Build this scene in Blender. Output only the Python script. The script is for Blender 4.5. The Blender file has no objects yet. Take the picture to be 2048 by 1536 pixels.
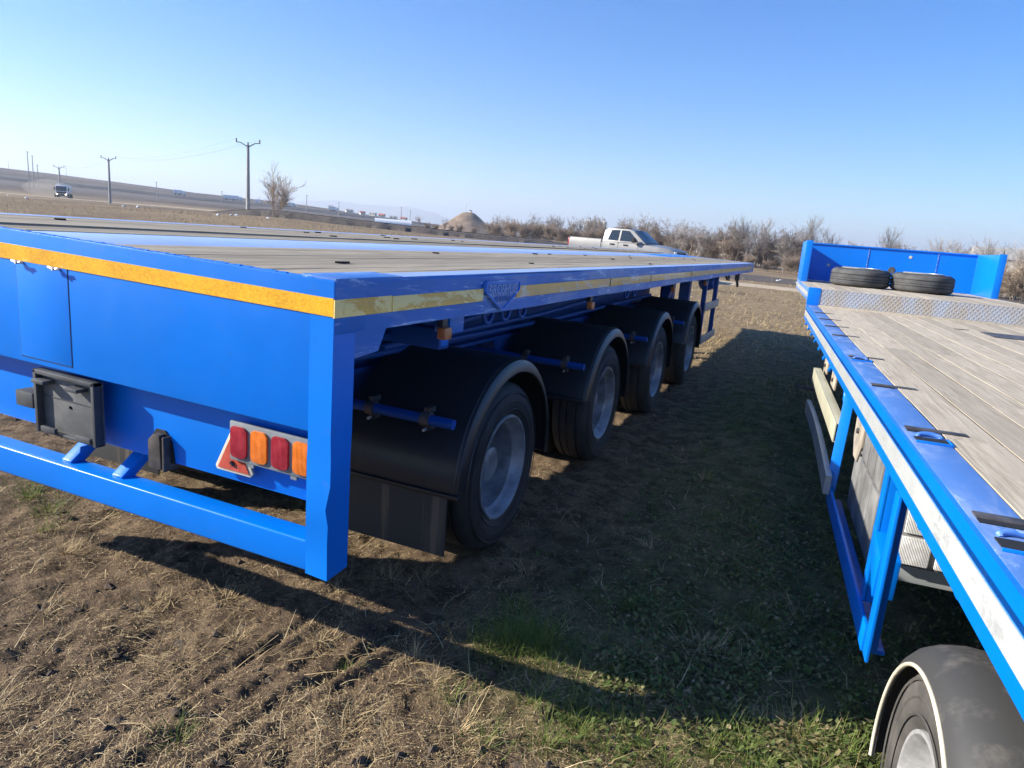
import bpy, math, random
import numpy as np
from mathutils import Vector, Matrix
R = math.radians
random.seed(7); rng = np.random.default_rng(11)
S = bpy.context.scene
COL = S.collection

# ------------------------------------------------------------------ camera
CAM = (1.3161, -1.6867, 1.6193)
YAW, PITCH, ROLL = 0.40365, -0.21073, 0.08153
fw = Vector((-math.sin(YAW)*math.cos(PITCH), math.cos(YAW)*math.cos(PITCH), math.sin(PITCH)))
r0 = Vector((math.cos(YAW), math.sin(YAW), 0)); u0 = r0.cross(fw)
rt = math.cos(ROLL)*r0 + math.sin(ROLL)*u0
up = -math.sin(ROLL)*r0 + math.cos(ROLL)*u0
cd = bpy.data.cameras.new('camera'); cam = bpy.data.objects.new('camera', cd); COL.objects.link(cam)
cam.matrix_world = Matrix(((rt.x, up.x, -fw.x, CAM[0]), (rt.y, up.y, -fw.y, CAM[1]), (rt.z, up.z, -fw.z, CAM[2]), (0, 0, 0, 1)))
cd.sensor_width = 36; cd.lens = 24.46; cd.clip_start = 0.05; cd.clip_end = 30000
S.camera = cam

# ------------------------------------------------------------------ sky, sun, exposure
SUN_EL = R(27.0); SUN_AZ = R(245.0)            # azimuth clockwise from +Y
w = bpy.data.worlds.new('World'); S.world = w; w.use_nodes = True
nt = w.node_tree; nt.nodes.clear()
sky = nt.nodes.new('ShaderNodeTexSky'); sky.sky_type = 'NISHITA'; sky.sun_disc = False
sky.sun_elevation = SUN_EL; sky.sun_rotation = SUN_AZ; sky.altitude = 300
sky.air_density = 1.0; sky.dust_density = 0.35; sky.ozone_density = 4.5
bg = nt.nodes.new('ShaderNodeBackground'); bg.inputs[1].default_value = 0.096
wo = nt.nodes.new('ShaderNodeOutputWorld')
hs = nt.nodes.new('ShaderNodeHueSaturation'); hs.inputs['Saturation'].default_value = 1.33; hs.inputs['Hue'].default_value = 0.510
nt.links.new(sky.outputs[0], hs.inputs['Color']); nt.links.new(hs.outputs[0], bg.inputs[0]); nt.links.new(bg.outputs[0], wo.inputs[0])
sd = bpy.data.lights.new('sun', 'SUN'); sd.energy = 5.0; sd.angle = R(0.53); sd.color = (1.0, 0.93, 0.82)
sun = bpy.data.objects.new('sun', sd); COL.objects.link(sun)
tosun = Vector((math.sin(SUN_AZ)*math.cos(SUN_EL), math.cos(SUN_AZ)*math.cos(SUN_EL), math.sin(SUN_EL)))
sun.rotation_euler = tosun.to_track_quat('Z', 'Y').to_euler(); sun.location = (-20, -10, 30)
S.view_settings.view_transform = 'Standard'; S.view_settings.look = 'None'
S.view_settings.exposure = 1.2; S.view_settings.gamma = 1.0
S.render.engine = 'CYCLES'
S.cycles.max_bounces = 6; S.cycles.volume_bounces = 0; S.cycles.transparent_max_bounces = 6

# ------------------------------------------------------------------ materials
class NT:
    def __init__(s, name):
        s.m = bpy.data.materials.new(name); s.m.use_nodes = True
        s.t = s.m.node_tree; s.b = s.t.nodes['Principled BSDF']; s.out = s.t.nodes['Material Output']
    def n(s, typ, **kw):
        nd = s.t.nodes.new(typ)
        for k, v in kw.items(): setattr(nd, k, v)
        return nd
    def l(s, a, b): s.t.links.new(a, b)
    def coord(s, kind='Object', scale=(1, 1, 1), loc=(0, 0, 0), rot=(0, 0, 0)):
        if kind == 'Position':
            o = s.n('ShaderNodeNewGeometry').outputs['Position']
        else:
            o = s.n('ShaderNodeTexCoord').outputs[kind]
        mp = s.n('ShaderNodeMapping'); s.l(o, mp.inputs[0])
        mp.inputs['Scale'].default_value = scale; mp.inputs['Location'].default_value = loc; mp.inputs['Rotation'].default_value = rot
        return mp.outputs[0]
    def noise(s, v, scale=5, detail=4, rough=0.55, dist=0.0):
        nd = s.n('ShaderNodeTexNoise'); s.l(v, nd.inputs['Vector'])
        nd.inputs['Scale'].default_value = scale; nd.inputs['Detail'].default_value = detail
        nd.inputs['Roughness'].default_value = rough; nd.inputs['Distortion'].default_value = dist
        return nd.outputs[0]
    def ramp(s, f, stops):
        nd = s.n('ShaderNodeValToRGB'); s.l(f, nd.inputs[0]); cr = nd.color_ramp
        while len(cr.elements) < len(stops): cr.elements.new(0.5)
        for e, (p, c) in zip(cr.elements, stops):
            e.position = p; e.color = (*c, 1) if len(c) == 3 else c
        return nd.outputs[0]
    def step(s, f, a, b):
        nd = s.n('ShaderNodeMapRange'); nd.interpolation_type = 'SMOOTHSTEP'; s.l(f, nd.inputs[0])
        nd.inputs[1].default_value = a; nd.inputs[2].default_value = b
        return nd.outputs[0]
    def math(s, op, a, b=None):
        nd = s.n('ShaderNodeMath', operation=op)
        for i, x in enumerate((a, b)):
            if x is None: continue
            if isinstance(x, (int, float)): nd.inputs[i].default_value = x
            else: s.l(x, nd.inputs[i])
        return nd.outputs[0]
    def mix(s, f, a, b):
        nd = s.n('ShaderNodeMix', data_type='RGBA')
        if isinstance(f, (int, float)): nd.inputs[0].default_value = f
        else: s.l(f, nd.inputs[0])
        for i, x in ((6, a), (7, b)):
            if isinstance(x, tuple): nd.inputs[i].default_value = (*x, 1)
            else: s.l(x, nd.inputs[i])
        return nd.outputs[2]
    def bump(s, h, strength=0.3, dist=0.01):
        nd = s.n('ShaderNodeBump'); nd.inputs['Strength'].default_value = strength; nd.inputs['Distance'].default_value = dist
        s.l(h, nd.inputs['Height']); s.l(nd.outputs[0], s.b.inputs['Normal'])
    def col(s, c):
        if isinstance(c, tuple): s.b.inputs['Base Color'].default_value = (*c, 1)
        else: s.l(c, s.b.inputs['Base Color'])
    def rough(s, r):
        if isinstance(r, (int, float)): s.b.inputs['Roughness'].default_value = r
        else: s.l(r, s.b.inputs['Roughness'])

def plain(name, c, rough=0.6, metal=0.0, var=0.15, scale=8.0, bump=0.0, spec=None, bscale=None):
    t = NT(name); v = t.coord()
    f = t.noise(v, scale, 5)
    lo = tuple(max(0, x*(1-var)) for x in c); hi = tuple(min(1, x*(1+var)) for x in c)
    t.col(t.mix(t.step(f, 0.3, 0.7), lo, hi)); t.rough(rough); t.b.inputs['Metallic'].default_value = metal
    if spec is not None: t.b.inputs['Specular IOR Level'].default_value = spec
    if bump: t.bump(t.noise(v, bscale or scale*6, 4), bump, 0.004)
    return t.m

M = {}
def blue_paint(name, base, rough=0.33, faded=None, fade_amt=(0.62, 0.75), scratch=0.0, dirt=0.25, scale=3.0):
    t = NT(name); v = t.coord()
    c = t.mix(t.step(t.noise(v, 1.7, 3), 0.35, 0.65), tuple(x*0.94 for x in base), tuple(min(1, x*1.05) for x in base))
    if faded:
        f = t.noise(t.coord(scale=(1, 0.45, 1.6)), scale, 8, 0.68, 0.6)
        c = t.mix(t.math('MULTIPLY', t.step(f, *fade_amt), 0.9), c, faded)
    if scratch:
        f = t.noise(t.coord(scale=(1, 0.22, 3.2)), 9, 9, 0.75, 1.2)
        c = t.mix(t.math('MULTIPLY', t.step(f, 0.60-0.10*scratch, 0.67-0.06*scratch), 0.8), c, (0.45, 0.58, 0.78))
    d = t.noise(v, 14, 8, 0.7)
    c = t.mix(t.math('MULTIPLY', t.step(d, 0.56, 0.78), dirt), c, (0.10, 0.10, 0.11))
    t.b.inputs['Specular IOR Level'].default_value = 0.35
    t.col(c); t.rough(t.math('ADD', t.math('MULTIPLY', t.noise(v, 5, 5), 0.25), rough-0.12))
    t.bump(t.math('ADD', t.noise(v, 2.2, 2), t.math('MULTIPLY', t.noise(v, 60, 3), 0.05)), 0.28, 0.02)
    return t.m
BL = (0.0, 0.168, 0.67)
M['blue'] = blue_paint('blue_paint', BL)
M['blue_worn'] = blue_paint('blue_worn_paint', (0.015, 0.14, 0.50), 0.4, (0.16, 0.25, 0.50), (0.38, 0.60), 0.6, 0.35, 2.0)
M['blue_flange'] = blue_paint('blue_flange_paint', (0.07, 0.18, 0.46), 0.45, (0.22, 0.31, 0.52), (0.42, 0.66), 0.3, 0.3, 6.0)  # base paler than the rail, with sky light on the flange put into it
M['blue_spine'] = blue_paint('blue_spine_paint', (0.27, 0.38, 0.66), 0.42, (0.10, 0.24, 0.58), (0.60, 0.72), 0.0, 0.12, 1.5)
M['blue_shaded'] = blue_paint('blue_tube_shaded', (0.001, 0.065, 0.32), 0.45, None, dirt=0.5)  # darker copy of the body blue, with the tubes' shade in its colour
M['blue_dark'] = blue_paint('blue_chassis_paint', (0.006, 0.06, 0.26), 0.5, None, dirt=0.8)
M['black_plastic'] = None
M['rubber'] = plain('tyre_rubber', (0.028, 0.028, 0.029), 0.75, var=0.35, scale=5, bump=0.15)
M['flap'] = None
def streaked(name, base, streak, axis_scale, amt=0.6, rough=0.6):
    t = NT(name); f = t.noise(t.coord(scale=axis_scale), 2.2, 6, 0.65)
    t.col(t.mix(t.math('MULTIPLY', t.step(f, 0.56, 0.70), amt), base, streak)); t.rough(rough)
    t.bump(t.noise(t.coord(), 30, 4), 0.1, 0.004); return t.m
M['flap'] = streaked('rubber_flap', (0.030, 0.032, 0.035), (0.19, 0.155, 0.12), (2.6, 1, 0.15))
M['black_plastic'] = streaked('black_mudguard_plastic', (0.022, 0.023, 0.026), (0.065, 0.060, 0.055), (2.0, 2.0, 1.2), 0.3, 0.34)
M['grey_plastic'] = plain('grey_black_plastic', (0.055, 0.06, 0.066), 0.55, var=0.25, scale=9, bump=0.06)
M['rim'] = plain('silver_rim_paint', (0.27, 0.285, 0.31), 0.42, 0.3, var=0.35, scale=9, bump=0.03)
M['rim_matt'] = plain('grey_rim_paint', (0.30, 0.30, 0.295), 0.65, 0.1, var=0.15, scale=30, bump=0.15)
M['dark'] = plain('dark_void', (0.008, 0.008, 0.009), 0.8, var=0.1)
M['steel'] = plain('dark_steel', (0.10, 0.09, 0.085), 0.55, 0.5, var=0.5, scale=14, bump=0.1)
M['rust'] = plain('rusty_steel', (0.22, 0.095, 0.045), 0.8, 0.1, var=0.5, scale=18, bump=0.2)
M['galv'] = plain('galvanised_steel', (0.55, 0.56, 0.56), 0.45, 0.6, var=0.2, scale=20)
M['alu'] = plain('cream_aluminium', (0.62, 0.60, 0.44), 0.42, 0.35, var=0.12, scale=3)
M['alu_grey'] = plain('grey_aluminium', (0.40, 0.43, 0.44), 0.45, 0.5, var=0.15, scale=4)
M['lamp_board'] = plain('grey_lamp_board', (0.17, 0.19, 0.205), 0.55, var=0.15, scale=12)
M['cream'] = plain('cream_trim', (0.58, 0.53, 0.40), 0.55, var=0.12)
def lens(name, c):
    t = NT(name); v = t.coord(scale=(1, 1, 1))
    wv = t.n('ShaderNodeTexWave'); t.l(v, wv.inputs[0]); wv.inputs['Scale'].default_value = 60; wv.bands_direction = 'X'
    f = t.noise(v, 25, 5)
    t.col(t.mix(t.step(f, 0.35, 0.75), c, tuple(min(1, x*1.35+0.02) for x in c))); t.rough(0.22)
    t.b.inputs['Coat Weight'].default_value = 0.4; t.bump(wv.outputs[1], 0.5, 0.003); return t.m
M['red_lens'] = lens('red_lens', (0.27, 0.010, 0.022)); M['amber_lens'] = lens('amber_lens', (0.62, 0.145, 0.010))
M['red_reflector'] = lens('red_reflector', (0.46, 0.075, 0.04))
M['dull_amber'] = plain('dull_amber_lens', (0.48, 0.15, 0.045), 0.35, var=0.3, scale=30)
M['clear_lens'] = lens('clear_lens', (0.60, 0.60, 0.58))
def tape(name, c1, c2, wear=None, cell=160):
    t = NT(name); v = t.coord()
    vo = t.n('ShaderNodeTexVoronoi'); t.l(v, vo.inputs[0]); vo.inputs['Scale'].default_value = cell
    sp = t.n('ShaderNodeSeparateColor'); t.l(vo.outputs['Color'], sp.inputs[0])
    f = t.math('ADD', t.math('MULTIPLY', sp.outputs[0], 0.35), t.math('MULTIPLY', t.noise(v, 6, 3), 0.75))
    c = t.mix(t.step(f, 0.2, 0.85), c1, c2)
    if wear:
        n = t.noise(t.coord(scale=(1, 0.5, 1.3)), wear[0], 8, 0.7, 0.8)
        c = t.mix(t.step(n, wear[1], wear[2]), c, wear[3])
    t.col(c); t.rough(0.35); t.b.inputs['Coat Weight'].default_value = 0.25
    t.bump(vo.outputs['Distance'], 0.15, 0.002); return t.m
M['tape_amber'] = tape('amber_tape', (0.60, 0.285, 0.010), (0.86, 0.46, 0.02))
M['tape_worn'] = tape('worn_amber_tape', (0.66, 0.34, 0.03), (0.78, 0.43, 0.045), (9, 0.47, 0.53, (0.90, 0.66, 0.22)))
M['tape_worn2'] = tape('scuffed_amber_tape', (0.70, 0.34, 0.025), (0.84, 0.44, 0.04), (6, 0.54, 0.62, (0.62, 0.56, 0.48)))
M['tape_white'] = tape('white_tape', (0.40, 0.42, 0.41), (0.52, 0.54, 0.53), (12, 0.56, 0.66, (0.36, 0.37, 0.37)), 220)
def wood(name, a, b, c):
    t = NT(name); oi = t.n('ShaderNodeObjectInfo')
    v0 = t.n('ShaderNodeTexCoord').outputs['Object']
    ad = t.n('ShaderNodeVectorMath', operation='ADD'); t.l(v0, ad.inputs[0])
    mul = t.math('MULTIPLY', oi.outputs['Random'], 37.0)
    cb = t.n('ShaderNodeCombineXYZ'); t.l(mul, cb.inputs[1]); t.l(mul, cb.inputs[0]); t.l(cb.outputs[0], ad.inputs[1])
    mp = t.n('ShaderNodeMapping'); t.l(ad.outputs[0], mp.inputs[0]); mp.inputs['Scale'].default_value = (38, 1.6, 38)
    g = t.noise(mp.outputs[0], 1.6, 9, 0.7, 0.4)
    mp2 = t.n('ShaderNodeMapping'); t.l(ad.outputs[0], mp2.inputs[0]); mp2.inputs['Scale'].default_value = (3, 1.2, 3)
    st = t.noise(mp2.outputs[0], 1.5, 6, 0.65)
    col = t.mix(t.step(g, 0.30, 0.68), a, b)
    col = t.mix(t.step(st, 0.40, 0.72), col, c)
    hv = t.n('ShaderNodeHueSaturation'); t.l(col, hv.inputs['Color'])
    t.l(t.math('ADD', t.math('MULTIPLY', oi.outputs['Random'], 0.30), 0.86), hv.inputs['Value'])
    t.col(hv.outputs[0]); t.rough(0.85); t.b.inputs['Specular IOR Level'].default_value = 0.3
    t.bump(g, 0.4, 0.004); return t.m
M['wood_l'] = wood('weathered_grey_wood', (0.16, 0.138, 0.102), (0.37, 0.32, 0.235), (0.28, 0.245, 0.185))
M['wood_r'] = wood('sun_bleached_wood', (0.28, 0.235, 0.165), (0.49, 0.425, 0.32), (0.40, 0.345, 0.26))
def diamond():
    t = NT('diamond_plate'); v = t.coord(rot=(0, R(38), 0))
    a = t.n('ShaderNodeTexWave'); t.l(v, a.inputs[0]); a.inputs['Scale'].default_value = 9; a.bands_direction = 'X'
    v2 = t.coord(rot=(0, R(-38), 0)); b = t.n('ShaderNodeTexWave'); t.l(v2, b.inputs[0]); b.inputs['Scale'].default_value = 9; b.bands_direction = 'X'
    h = t.math('MAXIMUM', t.step(a.outputs[1], 0.55, 0.8), t.step(b.outputs[1], 0.55, 0.8))
    f = t.noise(t.coord(scale=(2, 1, 0.6)), 2.5, 7, 0.7)
    c = t.mix(t.step(f, 0.40, 0.62), (0.30, 0.34, 0.42), (0.31, 0.255, 0.19))
    c = t.mix(t.math('MULTIPLY', h, 0.45), c, (0.46, 0.47, 0.48))
    t.col(c); t.rough(0.6); t.b.inputs['Metallic'].default_value = 0.2; t.bump(h, 0.8, 0.006); return t.m
M['diamond'] = diamond()
M['white_paint'] = plain('white_vehicle_paint', (0.75, 0.75, 0.74), 0.3, var=0.06)
M['glass'] = plain('dark_window_glass', (0.02, 0.028, 0.035), 0.06, var=0.1, spec=0.8)
M['champagne'] = plain('silver_grey_paint', (0.25, 0.245, 0.235), 0.35, 0.25, var=0.06, scale=2)
M['concrete'] = plain('concrete_pole', (0.30, 0.295, 0.28), 0.85, var=0.2, scale=3)
M['bark'] = plain('bare_twig_bark', (0.23, 0.19, 0.155), 0.9, var=0.3, scale=0.7)
M['bark2'] = plain('tan_twig_bark', (0.29, 0.225, 0.165), 0.9, var=0.3, scale=0.7)
M['bark3'] = plain('grey_twig_bark', (0.27, 0.24, 0.215), 0.9, var=0.3, scale=0.7)
M['plaster'] = plain('pale_plaster', (0.62, 0.58, 0.50), 0.9, var=0.1)
M['roof_red'] = plain('red_roof_tiles', (0.36, 0.10, 0.06), 0.8, var=0.2, scale=2)
M['beige'] = plain('dusty_beige_paint', (0.36, 0.31, 0.24), 0.75, var=0.3, scale=9)
M['grey_box'] = plain('dusty_grey_plastic', (0.17, 0.17, 0.165), 0.7, var=0.3, scale=7, bump=0.1)
M['grey_mid'] = plain('worn_grey_plastic', (0.115, 0.118, 0.12), 0.6, var=0.25, scale=11, bump=0.08)
M['dusty_rubber'] = streaked('dusty_mudguard_rubber', (0.042, 0.042, 0.041), (0.13, 0.12, 0.105), (2.5, 2.5, 2.0), 0.6, 0.65)
M['orange_lens2'] = plain('orange_lamp_plastic', (0.80, 0.22, 0.02), 0.3, var=0.1)
M['head_on'] = NT('lit_headlamp').m
b_ = M['head_on'].node_tree.nodes['Principled BSDF']; b_.inputs['Emission Color'].default_value = (1, 0.95, 0.85, 1); b_.inputs['Emission Strength'].default_value = 3.0

# ------------------------------------------------------------------ mesh helpers
def tag(o, label=None, cat=None, group=None, kind=None):
    if label: o['label'] = label
    if cat: o['category'] = cat
    if group: o['group'] = group
    if kind: o['kind'] = kind
    return o
def empty(name, loc=(0, 0, 0), rz=0.0):
    o = bpy.data.objects.new(name, None); COL.objects.link(o); o.location = loc; o.rotation_euler = (0, 0, rz)
    o.empty_display_size = 0.2; return o
def mesh_obj(name, me, mat, parent=None, loc=(0, 0, 0), rot=(0, 0, 0)):
    o = bpy.data.objects.new(name, me); COL.objects.link(o)
    if mat is not None and len(me.materials) == 0: me.materials.append(mat)
    if parent is not None: o.parent = parent
    o.location = loc; o.rotation_euler = rot
    return o
class MB:
    def __init__(s): s.v = []; s.f = []
    def add(s, vs, fs):
        b = len(s.v); s.v += [tuple(v) for v in vs]; s.f += [tuple(i+b for i in f) for f in fs]; return s
    def box(s, lo, hi):
        x0, y0, z0 = lo; x1, y1, z1 = hi
        return s.add([(x0, y0, z0), (x1, y0, z0), (x1, y1, z0), (x0, y1, z0), (x0, y0, z1), (x1, y0, z1), (x1, y1, z1), (x0, y1, z1)],
              [(0, 3, 2, 1), (4, 5, 6, 7), (0, 1, 5, 4), (1, 2, 6, 5), (2, 3, 7, 6), (3, 0, 4, 7)])
    def bar(s, p, q, wx, wz, upv=(0, 0, 1)):
        p = Vector(p); q = Vector(q); d = (q-p).normalized(); sd_ = d.cross(Vector(upv))
        if sd_.length < 1e-4: sd_ = d.cross(Vector((0, 1, 0)))
        sd_.normalize(); u = sd_.cross(d)
        vs = [c + a*sd_*wx/2 + b*u*wz/2 for c in (p, q) for a, b in ((-1, -1), (1, -1), (1, 1), (-1, 1))]
        return s.add(vs, [(0, 3, 2, 1), (4, 5, 6, 7), (0, 1, 5, 4), (1, 2, 6, 5), (2, 3, 7, 6), (3, 0, 4, 7)])
    def tube(s, pts, rad, n=10, caps=True, rads=None):
        pts = [Vector(p) for p in pts]; rings = []
        prev = None
        for i, p in enumerate(pts):
            d = (pts[min(i+1, len(pts)-1)] - pts[max(i-1, 0)]).normalized()
            a = prev if prev is not None else (Vector((0, 0, 1)) if abs(d.z) < 0.9 else Vector((1, 0, 0)))
            sd_ = d.cross(a).normalized(); u = sd_.cross(d).normalized(); prev = u
            rr = rads[i] if rads else rad
            rings.append([p + rr*(math.cos(2*math.pi*k/n)*sd_ + math.sin(2*math.pi*k/n)*u) for k in range(n)])
        vs = [v for r_ in rings for v in r_]; fs = []
        for i in range(len(rings)-1):
            for k in range(n):
                a = i*n+k; b = i*n+(k+1) % n; fs.append((a, b, b+n, a+n))
        if caps: fs.append(tuple(range(n))[::-1]); fs.append(tuple(range((len(rings)-1)*n, len(rings)*n)))
        return s.add(vs, fs)
    def prism(s, poly, axis, a0, a1):
        # poly: 2D points; axis 'x': (y,z), 'y': (x,z), 'z': (x,y)
        def P(p, a): return (a, p[0], p[1]) if axis == 'x' else ((p[0], a, p[1]) if axis == 'y' else (p[0], p[1], a))
        n = len(poly); vs = [P(p, a0) for p in poly]+[P(p, a1) for p in poly]
        fs = [tuple(range(n)), tuple(range(n, 2*n))[::-1]]+[(i, i+n, (i+1) % n+n, (i+1) % n) for i in range(n)]
        return s.add(vs, fs)
    def lathe(s, prof, c=(0, 0, 0), a0=0.0, a1=2*math.pi, n=48, axis='x', closed_prof=False):
        full = abs(a1-a0-2*math.pi) < 1e-6; m = n if full else n+1; k = len(prof); vs = []
        for i in range(m):
            t = a0+(a1-a0)*i/n; ct, st = math.cos(t), math.sin(t)
            for (ax, rr) in prof:
                if axis == 'x': vs.append((c[0]+ax, c[1]+rr*ct, c[2]+rr*st))
                elif axis == 'z': vs.append((c[0]+rr*ct, c[1]+rr*st, c[2]+ax))
                else: vs.append((c[0]+rr*ct, c[1]+ax, c[2]+rr*st))
        fs = []; kk = k if closed_prof else k-1
        for i in range(n):
            j = (i+1) % m
            for q in range(kk): fs.append((i*k+q, j*k+q, j*k+(q+1) % k, i*k+(q+1) % k))
        if closed_prof and not full: fs.append(tuple(range(k))); fs.append(tuple(range((m-1)*k, m*k))[::-1])
        return s.add(vs, fs)
    def build(s, name, mat, parent=None, origin=(0, 0, 0), warp=None, smooth=None, bevel=0.0, loc=None, seg=2):
        vs = s.v
        if warp: vs = [warp(v) for v in vs]
        vs = [(v[0]-origin[0], v[1]-origin[1], v[2]-origin[2]) for v in vs]
        me = bpy.data.meshes.new(name); me.from_pydata(vs, [], s.f); me.update()
        import bmesh
        bm = bmesh.new(); bm.from_mesh(me); bmesh.ops.recalc_face_normals(bm, faces=bm.faces)
        if bevel: bmesh.ops.bevel(bm, geom=list(bm.edges), offset=bevel, segments=seg, affect='EDGES', profile=0.6, clamp_overlap=True)
        bm.to_mesh(me); bm.free()
        if smooth or bevel:
            me.shade_smooth(); me.set_sharp_from_angle(angle=R(smooth or 40))
        return mesh_obj(name, me, mat, parent, loc or (0, 0, 0))
def child_copy(o, parent, loc=None, rot=None, name=None):
    c = o.copy(); COL.objects.link(c); c.parent = parent
    if loc is not None: c.location = loc
    if rot is not None: c.rotation_euler = rot
    return c
def copy_tree(o, parent=None):
    c = o.copy(); COL.objects.link(c); c.parent = parent
    for ch in [x for x in bpy.data.objects if x.parent == o]: copy_tree(ch, c)
    return c
def text_mesh(txt, size, depth):
    cu = bpy.data.curves.new('lettering', 'FONT'); cu.body = txt; cu.size = size; cu.extrude = depth; cu.align_x = 'CENTER'; cu.align_y = 'CENTER'
    cu.resolution_u = 3
    ob = bpy.data.objects.new('lettering', cu); COL.objects.link(ob)
    me = bpy.data.meshes.new_from_object(ob); bpy.data.objects.remove(ob); return me

# ------------------------------------------------------------------ numpy noise
def vnoise(x, y, seed=0):
    xi = np.floor(x).astype(np.int64); yi = np.floor(y).astype(np.int64); xf = x-xi; yf = y-yi
    def h(a, b):
        n = (a*374761393 + b*668265263 + seed*982451653) & 0x7fffffff
        n = ((n ^ (n >> 13))*1274126177) & 0x7fffffff
        return ((n ^ (n >> 16)) & 0xffff)/65535.0
    u = xf*xf*(3-2*xf); v = yf*yf*(3-2*yf)
    return (h(xi, yi)*(1-u)+h(xi+1, yi)*u)*(1-v)+(h(xi, yi+1)*(1-u)+h(xi+1, yi+1)*u)*v
def fbm(x, y, o=4, seed=0, g=0.5):
    t = 0; a = 1; n = 0
    for i in range(o):
        t = t+a*vnoise(x*2**i, y*2**i, seed+i*17); n += a; a *= g
    return t/n
def sstep(a, b, x):
    t = np.clip((x-a)/(b-a), 0, 1); return t*t*(3-2*t)

# ------------------------------------------------------------------ terrain
AZB = [-180, -20, 0, 8, 15, 22, 30, 42, 60, 90, 180]; ZB = [0, 0, 0, 0.1, 0.75, 0.8, 0.95, 1.35, 1.2, 0.8, 0]
AZR = [-180, 5, 24, 29, 32.3, 36.5, 39, 42.5, 48, 53, 59.6, 75, 110, 180]; ZR = [0, 0, 1, 4, 7, 10.5, 13, 15, 16.5, 20.5, 23.5, 27, 14, 0]
# ruts pressed by tyres (start, end, depth, half width)
RUTS = [((-0.47, -0.80), (-0.40, 0.45), 0.018, 0.020), ((-0.24, -0.7), (-0.04, 0.66), 0.022, 0.022), ((-0.37, -0.7), (-0.22, 0.3), 0.012, 0.018),
        ((-0.02, 0.0), (0.08, 0.75), 0.014, 0.020), ((-0.13, -0.5), (0.04, 0.5), 0.012, 0.018), ((-0.98, -0.6), (-0.88, 0.5), 0.010, 0.022)]
def terrain(x, y, fine=True):
    dx = x-CAM[0]; dy = y-CAM[1]; d = np.hypot(dx, dy); az = np.degrees(np.arctan2(-dx, dy))
    z = np.interp(az, AZB, ZB)*sstep(8, 62, d) + np.interp(az, AZR, ZR)*sstep(150, 900, d)*(1+0.10*(fbm(x/90, y/90, 3, 5)-0.5))
    z = z+0.5*(fbm(x/30, y/30, 3, 9)-0.5)*sstep(12, 40, d)*(1-0.7*sstep(200, 600, d))
    if fine:
        near = 1-sstep(14, 40, d)
        # gentle undulation, grass hummock between the trailers, clods
        z = z+near*(0.05*(fbm(x/1.3, y/1.3, 3, 21)-0.5))
        gz = sstep(0.45, 0.9, x)*(1-sstep(2.6, 3.4, x))*sstep(0.2, 0.9, y)*(1-sstep(6, 10, y))
        z = z+0.05*gz
        mud = 1-gz
        z = z+near*mud*0.055*(fbm(x/0.13, y/0.17, 4, 33, 0.62)-0.5)+near*(1-mud)*0.05*(fbm(x/0.2, y/0.2, 3, 41)-0.5)
        z = z+near*0.022*(fbm(x/0.05, y/0.05, 3, 55, 0.65)-0.5)
        z = z+near*mud*0.020*(fbm(x/0.06, y/0.45, 3, 37, 0.6)-0.5)
        for (p, q, dep, hw) in RUTS:
            p = np.array(p); q = np.array(q); L = np.hypot(*(q-p)); t = (q-p)/L
            along = (x-p[0])*t[0]+(y-p[1])*t[1]; off = (x-p[0])*t[1]-(y-p[1])*t[0]+0.035*(fbm(along/0.35, along*0+3.3, 3, 61)-0.5)
            m = sstep(-0.02, 0.1, along)*(1-sstep(L-0.1, L+0.02, along))*(0.3+0.9*fbm(along/0.25, along*0+1.2, 2, 71))
            z = z-m*dep*np.exp(-(off/hw)**2)+m*dep*0.45*np.exp(-((np.abs(off)-2.2*hw)/hw)**2)
        # wheels have settled: keep the soil just under the tyres
        for wy in (1.4714, 3.2618, 5.0522, 6.8426):
            for wx in (-0.33, -2.17):
                e = np.exp(-(((x-wx)/0.36)**2)**2-(((y-wy)/0.28)**2)**2); z = z*(1-e)+e*(0.008)
        for wy in (-0.10, -1.40, -2.70):
            e = np.exp(-(((x-1.88)/0.25)**2)-(((y-wy)/0.25)**2)); z = z*(1-e)
    return z
def make_ground():
    a_v = np.radians(np.concatenate([np.linspace(-62, 88, 560), np.linspace(92, 294, 44)]))   # heading left of +Y
    r = [0.25]
    while r[-1] < 1.1: r.append(r[-1]*1.04)
    while r[-1] < 6: r.append(r[-1]*1.0062)
    while r[-1] < 45: r.append(r[-1]*1.0098)
    while r[-1] < 12000: r.append(r[-1]*1.055)
    r = np.array(r); A, Rr = np.meshgrid(a_v, r)
    X = CAM[0]-Rr*np.sin(A); Y = CAM[1]+Rr*np.cos(A); Z = terrain(X, Y)
    na, nr = len(a_v), len(r)
    co = np.stack([X.ravel(), Y.ravel(), Z.ravel()], 1)
    ce = np.array([[CAM[0], CAM[1], float(terrain(np.array([CAM[0]]), np.array([CAM[1]]))[0])]])
    co = np.concatenate([co, ce]); ci = len(co)-1
    i, j = np.meshgrid(np.arange(nr-1), np.arange(na), indexing='ij'); j2 = (j+1) % na
    quads = np.stack([i*na+j, i*na+j2, (i+1)*na+j2, (i+1)*na+j], -1).reshape(-1, 4)
    tri = np.stack([np.full(na, ci), (np.arange(na)+1) % na, np.arange(na)], 1)
    me = bpy.data.meshes.new('ground')
    me.vertices.add(len(co)); me.vertices.foreach_set('co', co.ravel())
    nl = len(quads)*4+len(tri)*3; me.loops.add(nl)
    me.loops.foreach_set('vertex_index', np.concatenate([quads.ravel(), tri.ravel()]))
    me.polygons.add(len(quads)+len(tri))
    me.polygons.foreach_set('loop_start', np.concatenate([np.arange(len(quads))*4, len(quads)*4+np.arange(len(tri))*3]))
    me.update(calc_edges=True); me.validate(); me.shade_smooth()
    if me.polygons[1000].normal.z < 0: me.flip_normals()
    return me
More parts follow.
